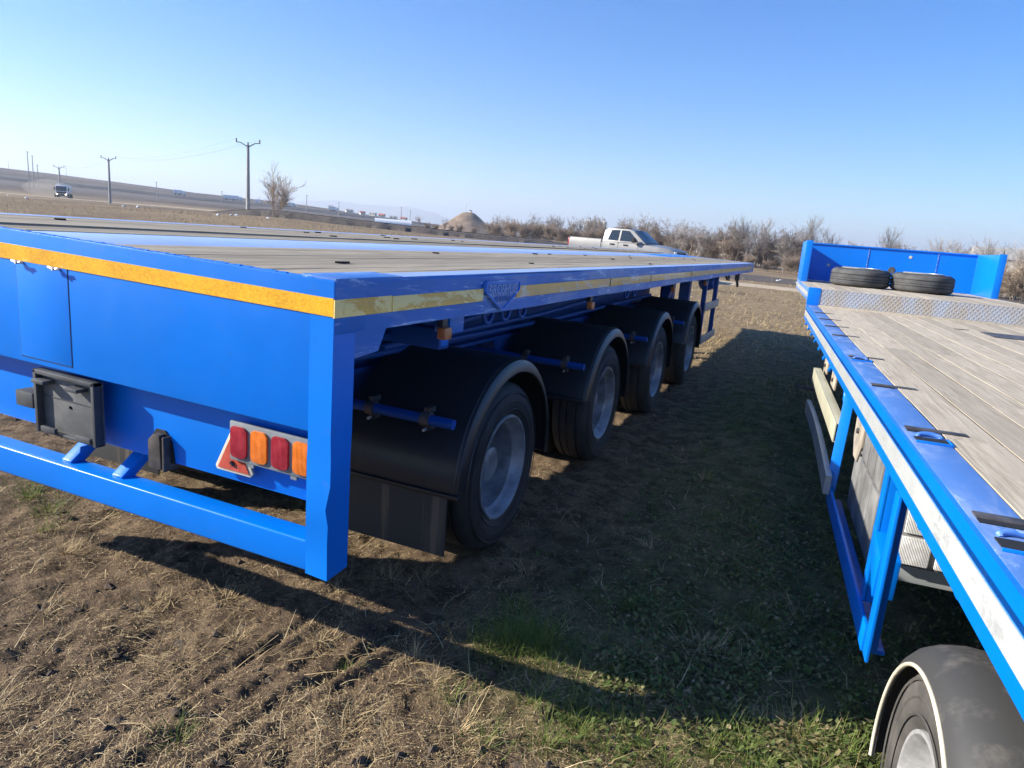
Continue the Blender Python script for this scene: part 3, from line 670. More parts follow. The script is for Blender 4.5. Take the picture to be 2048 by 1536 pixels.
for i, ay in enumerate(AX):
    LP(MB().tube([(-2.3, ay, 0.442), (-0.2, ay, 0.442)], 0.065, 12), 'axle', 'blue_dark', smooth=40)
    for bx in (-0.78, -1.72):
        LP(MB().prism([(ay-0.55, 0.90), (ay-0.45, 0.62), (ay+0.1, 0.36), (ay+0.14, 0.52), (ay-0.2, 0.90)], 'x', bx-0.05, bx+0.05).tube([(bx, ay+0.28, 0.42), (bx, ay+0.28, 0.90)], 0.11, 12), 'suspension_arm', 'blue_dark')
    wheel_set(TL, (-0.03-LB[0], ay-LB[1], 0.442)); wheel_set(TL, (-2.47-LB[0], ay-LB[1], 0.442), flip=True)
    # mudguards with rolled lip
    for sx in (0, 1):
        g = 1 if sx == 0 else -1; xo = 0.0 if sx == 0 else -2.5
        rg = 0.562; th = 0.007
        prof = [(-0.64, rg), (-0.05, rg), (-0.018, rg-0.008), (-0.004, rg-0.028), (0.0, rg-0.062), (-0.010, rg-0.064), (-0.012, rg-0.034), (-0.024, rg-0.017), (-0.05, rg-th-0.003), (-0.64, rg-th)]
        prof = [(xo+g*a, b) for a, b in prof]
        a1 = 180 if i == 0 else 168
        mg = LP(MB().lathe(prof, (0, ay, 0.452), R(-6), R(a1), 40, closed_prof=True), 'mudguard', 'black_plastic', smooth=40)
        for rr_ in (rg-0.064, rg+0.001):
            LP(MB().lathe([(xo+g*(-0.002 if rr_ < rg else -0.03), rr_-0.003), (xo+g*0.004 if rr_ < rg else xo-g*0.026, rr_), (xo+g*(-0.002 if rr_ < rg else -0.034), rr_+0.003)], (0, ay, 0.452), R(-6), R(a1), 40), 'lip_bead', 'black_plastic', mg, smooth=60)
        tb = LP(MB().tube([(xo-g*1.1, ay-0.595, 0.80), (xo-g*0.035, ay-0.595, 0.80)], 0.023, 14), 'guard_tube', 'blue_shaded', smooth=40)
        for cx in (0.17, 0.46):
            LP(MB().lathe([(xo-g*cx-0.022, 0.0245), (xo-g*cx-0.022, 0.033), (xo-g*cx+0.022, 0.033), (xo-g*cx+0.022, 0.0245)], (0, ay-0.595, 0.80), n=14).box((xo-g*cx-0.012, ay-0.60, 0.828), (xo-g*cx+0.012, ay-0.54, 0.852)).box((xo-g*cx-0.012, ay-0.60, 0.748), (xo-g*cx+0.012, ay-0.54, 0.770)), 'clamp', 'steel', tb, smooth=40)
            LP(MB().tube([(xo-g*cx, ay-0.60, 0.757), (xo-g*cx, ay-0.62, 0.755)], 0.007, 6), 'clamp_bolt', 'galv', tb)
        if i == 0:
            LP(MB().box((xo-g*0.64 if g > 0 else xo+0.05, ay-0.575, 0.17), (xo-g*0.055 if g > 0 else xo+0.64, ay-0.566, 0.47)), 'mud_flap', 'flap', bevel=0.002)
            LP(MB().box((min(xo-g*0.64, xo-g*0.0), ay-0.581, 0.452), (max(xo-g*0.64, xo), ay-0.558, 0.47)), 'flap_strip', 'black_plastic', bevel=0.003)
        else:
            LP(MB().box((min(xo-g*0.64, xo-g*0.02), ay-0.575, 0.545), (max(xo-g*0.64, xo-g*0.02), ay-0.545, 0.575)), 'guard_edge', 'black_plastic', bevel=0.006)
# beam stub with open end, rail bracket, side marker lamps
LP(MB().box((-1.2, 0.93, 1.10), (-0.16, 1.02, 1.19)), 'outrigger', 'blue_dark', bevel=0.006)
LP(MB().box((-0.161, 0.945, 1.115), (-0.1585, 1.005, 1.175)), 'outrigger_cap', 'blue', bevel=0.002)
LP(MB().box((-0.10, 0.78, 1.205), (-0.03, 0.90, 1.275)), 'rail_bracket', 'blue_worn', bevel=0.003)
for my in (0.74, 2.66, 5.35, 7.4):
    mk = LP(MB().box((-0.06, my-0.02, 1.235), (-0.03, my+0.02, 1.29)), 'marker_lamp', 'black_plastic', bevel=0.003)
    LP(MB().box((-0.05, my-0.03, 1.188), (-0.012, my+0.03, 1.237)), 'lens', 'dull_amber', mk, bevel=0.008)
for ry in (1.17, 1.36, 1.56, 3.6, 3.85):
    pts = [(-0.05, ry-0.05*math.cos(a), 1.277-0.062*math.sin(a)) for a in np.linspace(0, math.pi, 12)]
    LP(MB().tube(pts, 0.010, 8), 'lashing_ring', 'blue_dark', smooth=50)
for y0, z0, y1, z1, xx in ((0.4, 1.12, 2.6, 1.2, -0.42), (1.0, 1.05, 5.0, 1.15, -0.5), (2.4, 1.22, 6.6, 1.22, -0.3), (0.3, 1.0, 6.9, 1.02, -0.6)):
    LP(MB().tube([(xx, y0, z0), (xx, (y0+y1)/2, (z0+z1)/2-0.03), (xx, y1, z1)], 0.018, 8), 'air_line', 'blue_dark', smooth=50)
# landing legs, side ladder frame, air tank ahead of the wheels
for lx in (-0.55, -1.95):
    LP(MB().box((lx-0.075, 8.9, 0.35), (lx+0.075, 9.05, 1.30)).box((lx-0.05, 8.92, 0.06), (lx+0.05, 9.03, 0.36)).box((lx-0.14, 8.83, 0.02), (lx+0.14, 9.12, 0.06)), 'landing_leg', 'blue_dark', bevel=0.004)
LP(MB().bar((-0.5, 7.3, 0.95), (-0.5, 7.75, 1.32), 0.1, 0.1), 'leg_brace', 'blue_dark')
LP(MB().box((-0.62, 6.95+0.6, 0.95), (-0.46, 7.75, 1.3)), 'valve_box', 'blue_dark', bevel=0.01)
for fy in (7.62, 8.62):
    LP(MB().box((-0.09, fy-0.035, 0.45), (-0.035, fy+0.035, 1.285)), 'guard_post', 'blue_dark', bevel=0.003)
for fz in (0.47, 0.90):
    LP(MB().box((-0.032, 7.55, fz-0.05), (-0.012, 8.75, fz+0.05)), 'guard_rail', 'alu_grey', bevel=0.003)
LP(MB().lathe([(-0.35, 0), (-0.34, 0.09), (-0.3, 0.12), (0.3, 0.12), (0.34, 0.09), (0.35, 0)], (-0.35, 9.9, 1.12), axis='y', n=20), 'air_tank', 'blue_dark', smooth=50)
LP(MB().tube([(-0.2, 10.6, 1.28), (-0.18, 10.65, 1.18), (-0.16, 10.8, 1.16), (-0.18, 10.95, 1.2), (-0.2, 11.0, 1.28)], 0.02, 8), 'air_line', 'black_plastic', smooth=50)
LP(MB().box((-0.12, 11.3, 1.14), (-0.05, 11.4, 1.28)).bar((-0.09, 11.35, 1.16), (-0.05, 11.25, 1.05), 0.03, 0.05), 'support_hook', 'steel')

# ------------------------------------------------------------------ right trailer (local axes: n across, s along, z up)
TH = R(4.0); RB = (2.92, 4.0, 0.0)
RBw = (RB[0]*math.cos(TH)-RB[1]*math.sin(TH), RB[0]*math.sin(TH)+RB[1]*math.cos(TH), 0)
def rworld(n, s, z): return (n*math.cos(TH)-s*math.sin(TH), n*math.sin(TH)+s*math.cos(TH), z)
TR = empty('step_deck_trailer', RBw, TH)
tag(TR, 'blue step-deck trailer with white tape, planked deck and blue headboard', 'trailer')
def RP(mb, name, mat, parent=None, bevel=0.0, smooth=None, label=None, seg=2):
    o = mb.build(name, M[mat], parent or TR, RB, None, smooth, bevel, seg=seg)
    if label: o['label'] = label
    return o
N0, N1, HD = 1.67, 4.17, 1.10; S0, S1, S2 = -3.6, 7.0, 10.75; HG = 1.29
RP(MB().prism([(N0, 0.945), (N0, HD), (N0+0.012, HD), (N0+0.012, 0.957), (N0+0.07, 0.957), (N0+0.07, 0.945)], 'y', S0, S1), 'side_rail', 'blue', label='bright blue side rail with white tape')
RP(MB().box((N1-0.07, S0, 0.953), (N1, S1, HD)), 'side_rail', 'blue')
RP(MB().box((N0-0.0025, S0+0.1, 0.986), (N0+0.001, S1-0.02, 1.047)), 'reflective_tape', 'tape_white', label='long white reflective tape on the side rail')
# flange in lengths between pockets
bars = [5.86, 5.10, 4.42, 3.72, 2.56, 1.62, 0.78, -0.06, -1.0, -2.0]
pockets = [0.62, -0.21, -0.34, 2.40]
RP(MB().box((N0+0.0125, S0, HD-0.012), (N0+0.125, S1, HD+0.001)), 'flange', 'blue_flange', bevel=0.002, label='faded blue deck flange, sky light painted into its tone')
for s_ in bars:
    RP(MB().box((N0+0.025, s_-0.026, HD+0.001), (N0+0.205, s_+0.012, HD+0.006)), 'tie_down_bar', 'steel', bevel=0.002)
    RP(MB().box((N0+0.025, s_-0.055, HD+0.0012), (N0+0.115, s_-0.031, HD+0.0036)), 'slot', 'dark')
for s_ in (2.50, 0.70, -0.15):
    pts = [(N0+0.045+0.033*(1+math.cos(a)), s_-0.028+0.010*math.sin(a), HD+0.001+0.009*math.sin(a)) for a in np.linspace(-0.3, math.pi+0.3, 10)]
    RP(MB().tube(pts, 0.008, 8), 'lashing_ring', 'blue_worn', smooth=50)
    RP(MB().box((N0+0.03, s_-0.115, HD+0.0014), (N0+0.12, s_-0.05, HD+0.0045)), 'stake_pocket', 'dark')
    RP(MB().box((N0+0.025, s_-0.122, HD+0.0012), (N0+0.125, s_-0.116, HD+0.008)).box((N0+0.121, s_-0.122, HD+0.0012), (N0+0.127, s_-0.045, HD+0.008)), 'pocket_rim', 'blue', bevel=0.001)
RP(MB().box((N0+0.16, -0.20, HD+0.003), (N0+0.42, -0.155, HD+0.014)), 'tie_down_bar', 'rust', bevel=0.002)
addR = lambda mb: RP(mb, 'plank', 'wood_r')
planks_across(N0+0.128, N1-0.075, 0.155, S0+0.05, S1-0.24, HD+0.002, addR)
for k in range(18):
    x = random.uniform(N0+0.3, N1-0.2); y = random.uniform(-1, 6); l_ = random.uniform(0.02, 0.07); dx = random.uniform(-0.03, 0.03)
    RP(MB().prism([(x-l_, y-0.006+dx), (x, y-0.01), (x+l_, y+dx), (x+l_*0.3, y+0.009)], 'z', HD+0.003, HD+0.008), 'splinter', 'dark')
RP(MB().box((3.05, 5.05, HD+0.0045), (3.7, 5.5, HD+0.0075)), 'deck_opening_shade', 'steel', label='dark plate standing in for a shaded opening in the planks')  # dark plate on the planks stands in for shade inside an opening
RP(MB().box((N0+0.13, S1-0.235, HD-0.01), (N1-0.075, S1-0.13, HD+0.006)).box((N0+0.13, S1-0.12, HD-0.01), (N1-0.075, S1-0.004, HD+0.010)), 'cross_board', 'wood_r', bevel=0.003)
RP(MB().box((N0+0.13, S0+0.06, HD-0.02), (N1-0.077, S1-0.245, HD-0.0005)), 'gap_shade_sheet', 'dark')  # added dark sheet keeps the gaps dark where plank sides catch sun
RP(MB().box((N0, S0, HD-0.05), (N1, S1, HD-0.036)), 'deck_sheet', 'blue_dark')
for bn in (2.45, 3.4):
    RP(MB().box((bn-0.07, S0, 0.72), (bn+0.07, S1+0.2, HD-0.052)), 'chassis_beam', 'blue_dark')
s_ = S0+0.3
while s_ < S1:
    RP(MB().box((N0+0.075, s_-0.04, HD-0.13), (N1-0.075, s_+0.04, HD-0.052)), 'cross_member', 'blue_dark'); s_ += 0.7
# riser and gooseneck
RP(MB().box((N0+0.135, S1, HD-0.02), (N1-0.001, S1+0.012, HG+0.002)), 'riser', 'diamond', label='worn diamond-plate riser of the step')
RP(MB().box((N0, S1-0.006, HD+0.002), (N0+0.133, S1+0.05, HG+0.012)), 'riser_post', 'blue', bevel=0.003)
RP(MB().box((N0+0.002, S1+0.052, HG-0.145), (N0+0.06, S2, HG-0.001)), 'gooseneck_rail', 'blue_flange', bevel=0.003)
RP(MB().box((N0-0.001, S1+0.053, HG-0.105), (N0+0.003, S2-0.05, HG-0.05)), 'reflective_tape', 'tape_white')
RP(MB().box((N1-0.06, S1+0.014, HG-0.145), (N1, S2, HG-0.001)), 'gooseneck_rail', 'blue_flange')
x = N0+0.004
while x < N1-0.05:
    RP(plank(x+0.002, min(x+0.155, N1)-0.004, S1+0.016, S2-0.05, HG+random.uniform(-0.002, 0.003), 0.03, None, None, 0.002), 'plank', 'wood_r'); x += 0.155
RP(MB().box((2.2, S1+0.2, 0.95), (3.6, S2, HG-0.04)), 'gooseneck_beam', 'blue_dark')
# headboard with folded side wings
WL = 1.35; HT = 1.885
RP(MB().box((N0+0.03, S2-0.045, HG+0.001), (N1-0.03, S2-0.02, HT)).box((N0+0.03, S2-0.065, HT-0.02), (N1-0.03, S2-0.046, HT-0.002)), 'headboard', 'blue', label='tall blue headboard at the front of the deck')
RP(MB().box((2.65, S2-0.052, HG+0.01), (2.662, S2-0.046, HT-0.025)).box((3.62, S2-0.052, HG+0.01), (3.632, S2-0.046, HT-0.025)), 'headboard_rib', 'blue_worn')
for wn, ww in ((N0, 1), (N1, -1)):
    a, b = sorted((wn, wn+ww*0.028)); e0, e1 = sorted((wn-ww*0.001, wn+ww*0.085))
    RP(MB().box((a, S2-WL, HG+0.001), (b, S2-0.018, HT-0.003)), 'side_wing', 'blue', bevel=0.003)
    RP(MB().box((e0, S2-WL-0.012, HG+0.001), (e1, S2-WL+0.004, HT+0.002)), 'wing_post', 'blue', bevel=0.003)
    RP(MB().tube([(wn+ww*0.04, S2-WL+0.02, HT), (wn+ww*0.04, S2-WL+0.02, HT+0.055)], 0.012, 6, rads=[0.013, 0.006]), 'wing_pin', 'steel')
for (hn, hz) in ((3.25, 1.77), (2.1, 1.55)):
    RP(MB().lathe([(0, 0), (-0.004, 0.0), (-0.004, 0.022), (0, 0.024)], (hn, S2-0.046, hz), axis='y', n=12), 'paint_chip', 'cream')
RP(MB().lathe([(0, 0), (-0.004, 0.0), (-0.004, 0.05), (0, 0.052)], (3.02, S2-0.046, 1.55), axis='y', n=16), 'rust_mark', 'steel')
# side guard frame (blue flat bars), pole with eye
def gb(p, q, wx, wz, mat='blue', name='guard_bar'): return RP(MB().bar(p, q, wx, wz), name, mat, bevel=0.003)
gb((N0+0.03, 2.22, 0.955), (N0+0.0, 2.08, 0.44), 0.05, 0.05, name='guard_pole')
pts = [(N0+0.02, 2.30+0.05*math.cos(a), 0.93+0.05*math.sin(a)) for a in np.linspace(0, 2*math.pi, 14)]
RP(MB().tube(pts, 0.011, 8, caps=False), 'guard_eye', 'blue', smooth=50)
RP(MB().box((N0-0.012, 0.568, 0.385), (N0+0.0, 2.10, 0.475)).box((N0+0.0, 0.568, 0.385), (N0+0.06, 2.10, 0.397)), 'guard_rail', 'blue', bevel=0.003)
RP(MB().box((N0-0.006, 0.50, 0.385), (N0+0.004, 0.565, 0.944)).box((N0+0.004, 0.555, 0.39), (N0+0.034, 0.565, 0.944)), 'guard_bar', 'blue', bevel=0.002)
RP(MB().box((N0+0.005, 0.76, 0.47), (N0+0.015, 0.84, 0.955)).box((N0+0.0, 0.76, 0.47), (N0+0.06, 0.772, 0.955)), 'guard_bar', 'blue', bevel=0.002)
RP(MB().prism([(0.60, 0.70), (0.80, 0.74), (0.78, 0.66), (0.61, 0.56)], 'x', N0-0.004, N0+0.06), 'guard_step', 'blue', bevel=0.004)
# aluminium guard rails further forward, hung from rusty brackets
RP(MB().box((N0-0.01, 2.28, 0.655), (N0-0.002, 4.30, 0.765)).box((N0-0.002, 2.28, 0.757), (N0+0.045, 4.30, 0.765)).box((N0-0.002, 2.28, 0.655), (N0+0.02, 4.30, 0.662)), 'side_guard_rail', 'alu', bevel=0.002, label='pale cream aluminium guard rail')
mb = MB(); ss = np.linspace(1.98, 4.0, 9)
for a, b in zip(ss[:-1], ss[1:]):
    za = 0.50+0.035*math.sin((a-2)/2*3.1); zb = 0.50+0.035*math.sin((b-2)/2*3.1)
    mb.bar((N0-0.03, a, za), (N0-0.03, b, zb), 0.03, 0.10)
RP(mb, 'side_guard_rail', 'alu_grey', label='bent grey aluminium guard rail')
for s_ in (4.25, 3.55, 2.0):
    RP(MB().prism([(s_-0.16, 0.96), (s_+0.16, 0.96), (s_+0.14, 0.74), (s_+0.05, 0.66), (s_-0.08, 0.66), (s_-0.15, 0.75)], 'x', N0+0.07, N0+0.082), 'bracket', 'beige', bevel=0.002)
    RP(MB().tube([(N0+0.058, s_, 0.80), (N0+0.07, s_, 0.80)], 0.014, 10), 'bolt', 'steel')
RP(MB().bar((N0+0.02, 4.2, 0.60), (N0-0.10, 4.55, 0.55), 0.02, 0.02), 'loose_bar', 'steel')
# hooks under the rail
for s_ in np.arange(3.2, 7.0, 0.55):
    RP(MB().tube([(N0+0.02, s_-0.03, 0.955), (N0+0.0, s_, 0.915), (N0+0.02, s_+0.03, 0.955)], 0.010, 6), 'rope_hook', 'blue', smooth=50)
for s_ in (0.42, -0.02):
    pts = [(N0+0.05, s_+0.05*math.cos(a), 0.94+0.05*math.sin(a)) for a in np.linspace(math.pi, 2*math.pi, 10)]
    RP(MB().tube(pts, 0.012, 8), 'rope_hook', 'blue', smooth=50)
# grey storage box behind the guard, with moulded planks
bx0 = RP(MB().box((N0+0.10, 1.26, 0.40), (N0+0.52, 2.04, 0.94)), 'storage_box', 'grey_box', bevel=0.012)
for k in range(4):
    s_ = 1.272+k*0.192
    RP(MB().box((N0+0.078, s_, 0.41), (N0+0.105, s_+0.178, 0.70)), 'panel', 'grey_box', bx0, bevel=0.008)
    RP(MB().box((N0+0.078, s_+0.010, 0.715), (N0+0.105, s_+0.182, 0.93)), 'panel', 'grey_box', bx0, bevel=0.008)
# lamp cluster and its bumper bar seen under the rail
LS = 1.03
RP(MB().box((N0+0.10, LS+0.05, 0.44), (N0+1.3, LS+0.14, 0.515)), 'cross_bumper', 'alu_grey', bevel=0.006)
lc = RP(MB().prism([(N0+0.12, 0.518), (N0+0.12, 0.64), (N0+0.135, 0.745), (N0+0.18, 0.765), (N0+0.44, 0.765), (N0+0.44, 0.518)], 'y', LS+0.01, LS+0.10), 'work_lamp', 'grey_box', bevel=0.006)
RP(MB().box((N0+0.145, LS+0.002, 0.652), (N0+0.255, LS+0.013, 0.750)), 'lens', 'clear_lens', lc, bevel=0.004)
RP(MB().box((N0+0.132, LS-0.002, 0.530), (N0+0.242, LS+0.013, 0.638)), 'lens', 'clear_lens', lc, bevel=0.006)
RP(MB().box((N0+0.262, LS-0.002, 0.530), (N0+0.40, LS+0.013, 0.632)), 'lens', 'clear_lens', lc, bevel=0.006)
RP(MB().box((N0+0.258, LS-0.004, 0.640), (N0+0.305, LS+0.013, 0.745)), 'lens', 'orange_lens2', lc, bevel=0.005)
RP(MB().box((N0+0.07, LS+0.03, 0.58), (N0+0.12, LS+0.08, 0.63)), 'lamp_arm', 'alu_grey', lc)
# wheels with cream-edged rubber mudguards
rtyre = tyre_mb(0.25, 0.372, 0.205).build('tyre', plain('dusty_tyre_rubber', (0.07, 0.065, 0.058), 0.85, var=0.4, scale=7, bump=0.2), smooth=50)
rrim = rim_mb(0.205, 0.10).build('wheel', M['rim_matt'], smooth=35)
rt_m, rr_m = rtyre.data, rrim.data; bpy.data.objects.remove(rtyre); bpy.data.objects.remove(rrim)
for k, ws in enumerate((-0.14, -1.45, -2.76)):
    wh = mesh_obj('wheel', rr_m, None, TR, (N0+0.018-RB[0], ws-RB[1], 0.36), (0, 0, math.pi)); mesh_obj('tyre', rt_m, None, wh)
    c_ = (0, ws, 0.335); rg = 0.44
    prof = [(N0+0.36, rg), (N0+0.11, rg+0.004), (N0+0.065, rg-0.004), (N0+0.03, rg-0.02), (N0+0.008, rg-0.042), (N0+0.0, rg-0.068), (N0+0.008, rg-0.068), (N0+0.014, rg-0.046), (N0+0.034, rg-0.028), (N0+0.065, rg-0.014), (N0+0.36, rg-0.01)]
    mg = RP(MB().lathe(prof, c_, R(-12), R(168), 36, closed_prof=True), 'mudguard', 'dusty_rubber', smooth=45, label='dusty black rubber mudguard with cream edge')
    pts = [(N0-0.001, ws+(rg-0.068)*math.cos(a), 0.335+(rg-0.068)*math.sin(a)) for a in np.linspace(R(38), R(168), 30)]
    RP(MB().tube(pts, 0.0055, 8), 'edge_trim', 'cream', mg, smooth=50)
    pts = [(N0+0.0+0.30*f, ws+(rg-0.035-0.0*f)*math.cos(R(36-46*f)), 0.335+(rg-0.06)*math.sin(R(36-46*f))) for f in np.linspace(0, 1, 10)]
    pts = [(N0-0.001, ws+(rg-0.066)*math.cos(a), 0.335+(rg-0.066)*math.sin(a)) for a in np.linspace(R(-12), R(37), 12)]
    RP(MB().tube(pts, 0.005, 8), 'edge_trim', 'cream', mg, smooth=50)
    RP(MB().tube([(N0+0.2, ws, 0.36), (N1-0.2, ws, 0.36)], 0.065, 12), 'axle', 'blue_dark', smooth=40)
    wo_ = mesh_obj('wheel', rr_m, None, TR, (N1-0.035-RB[0], ws-RB[1], 0.36)); mesh_obj('tyre', rt_m, None, wo_)
RP(MB().box((2.35, 9.2, 0.2), (2.5, 9.35, 1.0)).box((2.28, 9.1, 0.0), (2.57, 9.45, 0.2)), 'landing_leg', 'blue_dark')
RP(MB().box((3.35, 9.2, 0.2), (3.5, 9.35, 1.0)).box((3.28, 9.1, 0.0), (3.57, 9.45, 0.2)), 'landing_leg', 'blue_dark')
# two spare tyres lying on the raised deck
sp_rub = plain('grey_worn_rubber', (0.06, 0.06, 0.06), 0.8, var=0.35, scale=6, bump=0.15)
for (tn, ts, lab, hr) in ((2.43, 9.25, 'worn tyre lying flat on the raised deck beside the shaded wing', 0.272), (3.19, 9.15, 'worn tyre lying flat on the raised deck beside the sunlit wing', 0.272)):
    st = empty('spare_tyre', rworld(tn, ts, HG+0.004), TH+random.random()); tag(st, lab, 'tyre', None)
    a = tyre_mb(0.245, 0.385, 0.25, 48)
    a.v = [(v[1], v[2], v[0]+0.245) for v in a.v]; a.build('tyre', sp_rub, st, smooth=50)
    b = MB().lathe([(0.03, 0.252), (0.02, 0.235), (0.20, 0.235), (0.262, 0.25), (0.262, 0.24), (0.20, 0.225), (0.12, 0.21), (0.11, 0.1)], n=40, axis='z'); b.build('rim', M['galv'], st, smooth=40)

# ------------------------------------------------------------------ pickup truck
def car_wheel(parent, x, y, r, w, rimmat):
    wh = MB().lathe([(0.01, 0.0), (0.02, r*0.2), (0.0, r*0.55), (0.015, r*0.62), (-w, r*0.62)], n=24, axis='y').build('wheel', rimmat, parent, smooth=40)
    wh.location = (x, y, r)
    if y > 0: wh.rotation_euler = (0, 0, math.pi)
    MB().lathe([(0.0, r*0.62), (0.01, r*0.8), (-0.01, r*0.97), (-0.04, r), (-w+0.03, r), (-w, r*0.95), (-w, r*0.62)], n=28, axis='y').build('tyre', M['rubber'], wh, smooth=50)
def pickup(loc, rz):
    t = empty('pickup_truck', loc, rz); tag(t, 'silver grey crew-cab pickup parked beyond the blue flatbed', 'pickup')
    # x forward, right side at y<0; parts lofted from stations across the body
    def loft(sections, name, mat, parent=t, smooth=35):
        # sections: list of (x, [(y,z)...]) rings
        vs = []; fs = []; n = len(sections[0][1])
        for x, ring in sections: vs += [(x, y, z) for y, z in ring]
        for i in range(len(sections)-1):
            for k in range(n): a = i*n+k; b = i*n+(k+1) % n; fs.append((a, b, b+n, a+n))
        fs += [tuple(range(n)), tuple(range(len(vs)-n, len(vs)))]
        return MB().add(vs, fs).build(name, mat, parent, smooth=smooth)
    def ring(w, z0, z1, crown=0.03, tuck=0.06):
        return [(-w+tuck, z0), (-w, z0+0.25), (-w, z1-0.10), (-w+0.05, z1-0.01), (0, z1+crown), (w-0.05, z1-0.01), (w, z1-0.10), (w, z0+0.25), (w-tuck, z0)]
    ch = M['champagne']
    loft([(-2.9, ring(0.95, 0.62, 1.36, -0.01)), (-2.85, ring(1.0, 0.55, 1.38, -0.01)), (-1.05, ring(1.01, 0.52, 1.38, -0.01))], 'cargo_bed', ch)
    MB().box((-2.82, -0.90, 1.372), (-1.07, 0.90, 1.379)).build('bed_liner', M['dark'], t)
    loft([(-1.02, ring(1.01, 0.50, 1.30)), (0.9, ring(1.01, 0.50, 1.27)), (1.15, ring(1.01, 0.5, 1.25))], 'body', ch)
    loft([(1.152, ring(1.01, 0.5, 1.25, 0.06)), (1.9, ring(1.0, 0.5, 1.21, 0.07)), (2.55, ring(0.97, 0.52, 1.13, 0.06)), (2.78, ring(0.90, 0.58, 1.02, 0.03))], 'hood', ch)
    cab = [(-0.98, [(-0.93, 1.29), (-0.74, 1.80), (0, 1.84), (0.74, 1.80), (0.93, 1.29)]), (-0.75, [(-0.95, 1.29), (-0.75, 1.92), (0, 1.96), (0.75, 1.92), (0.95, 1.29)]),
           (0.25, [(-0.95, 1.29), (-0.75, 1.93), (0, 1.97), (0.75, 1.93), (0.95, 1.29)]), (0.55, [(-0.95, 1.28), (-0.76, 1.85), (0, 1.90), (0.76, 1.85), (0.95, 1.28)]), (1.28, [(-0.93, 1.26), (-0.92, 1.285), (0, 1.32), (0.92, 1.285), (0.93, 1.26)])]
    loft(cab, 'cabin', ch)
    def side_pt(x, z, s, out=0.012):
        # cabin side plane between sill and roof edge
        f = (z-1.29)/(1.925-1.29); return (x, s*(0.95-0.20*f+out), z)
    for s in (-1, 1):
        for poly, nm in (([(-0.72, 1.36), (-0.60, 1.84), (-0.16, 1.86), (-0.16, 1.35)], 'side_window'), ([(-0.06, 1.35), (-0.06, 1.86), (0.34, 1.84), (0.86, 1.40), (0.86, 1.35)], 'side_window')):
            vs = [side_pt(x, z, s) for x, z in poly]+[side_pt(x, z, s, -0.03) for x, z in poly]; n = len(poly)
            MB().add(vs, [tuple(range(n)), tuple(range(n, 2*n))]+[(i, (i+1) % n, (i+1) % n+n, i+n) for i in range(n)]).build(nm, M['glass'], t)
        MB().box((0.70, s*1.16-0.09, 1.30), (0.86, s*1.16+0.09, 1.52)).bar((0.8, s*0.96, 1.34), (0.8, s*1.1, 1.38), 0.05, 0.05).build('mirror', M['dark'], t, bevel=0.02)
        for hx in (-0.42, 0.30): MB().box((hx-0.12, s*1.025-0.012, 1.13), (hx+0.12, s*1.025+0.012, 1.19)).build('door_handle', M['dark'], t, bevel=0.006)
        tl = MB().box((-2.92, s*0.93-0.07, 0.95), (-2.80, s*0.93+0.09, 1.33)).build('taillight', M['red_lens'], t, bevel=0.02)
        MB().box((2.62, s*0.74-0.14, 0.82), (2.82, s*0.74+0.14, 1.02)).build('headlight', M['clear_lens'], t, bevel=0.03)
        for wx in (-1.85, 1.85):
            car_wheel(t, wx, s*0.98, 0.40, 0.26, M['rim'])
            arc = MB().lathe([(0.0, 0.44), (0.012, 0.45), (0.012, 0.50), (0.0, 0.51)], (wx, 0, 0.42), R(0), R(180), 24, axis='y')
            arc.v = [(x, s*(1.012+y), z) for x, y, z in arc.v]; arc.build('wheel_arch', ch, t, smooth=40)
        for dx in (-0.98, -0.11, 0.95):
            MB().box((dx-0.006, s*1.008-0.005, 0.62), (dx+0.006, s*1.008+0.005, 1.28)).build('door_gap', M['dark'], t)
    ws = [(0.60, -0.70, 1.835), (0.60, 0.70, 1.835), (1.24, 0.86, 1.325), (1.24, -0.86, 1.325)]
    vs = [(x+0.02, y, z+0.028) for x, y, z in ws]+[(x-0.02, y, z-0.03) for x, y, z in ws]
    vs.insert(1, (0.60+0.02, 0, 1.885+0.028)); vs = [(0.62, -0.70, 1.868), (0.62, 0, 1.915), (0.62, 0.70, 1.868), (1.27, 0.86, 1.335), (1.27, 0, 1.365), (1.27, -0.86, 1.335)]
    vs2_ = [(x-0.05, y, z-0.04) for x, y, z in vs]
    MB().add(vs+vs2_, [(0, 1, 4, 5), (1, 2, 3, 4), (6, 7, 10, 11), (7, 8, 9, 10), (0, 1, 7, 6), (1, 2, 8, 7), (2, 3, 9, 8), (3, 4, 10, 9), (4, 5, 11, 10), (5, 0, 6, 11)]).build('windscreen', M['glass'], t)
    MB().box((-0.70, -0.62, 1.968), (0.20, 0.62, 1.976)).build('roof_panel', M['glass'], t)
    MB().box((2.70, -0.60, 0.62), (2.84, 0.60, 0.98)).build('grille', M['dark'], t, bevel=0.02)
    MB().box((2.72, -0.93, 0.42), (2.90, 0.93, 0.62)).box((-3.0, -0.93, 0.5), (-2.86, 0.93, 0.66)).build('bumper', M['galv'], t, bevel=0.03)
    return t
px_, py_ = polar(14.75, 36)
pickup((px_, py_, gz(px_, py_, True)-0.02), R(15.35-25))

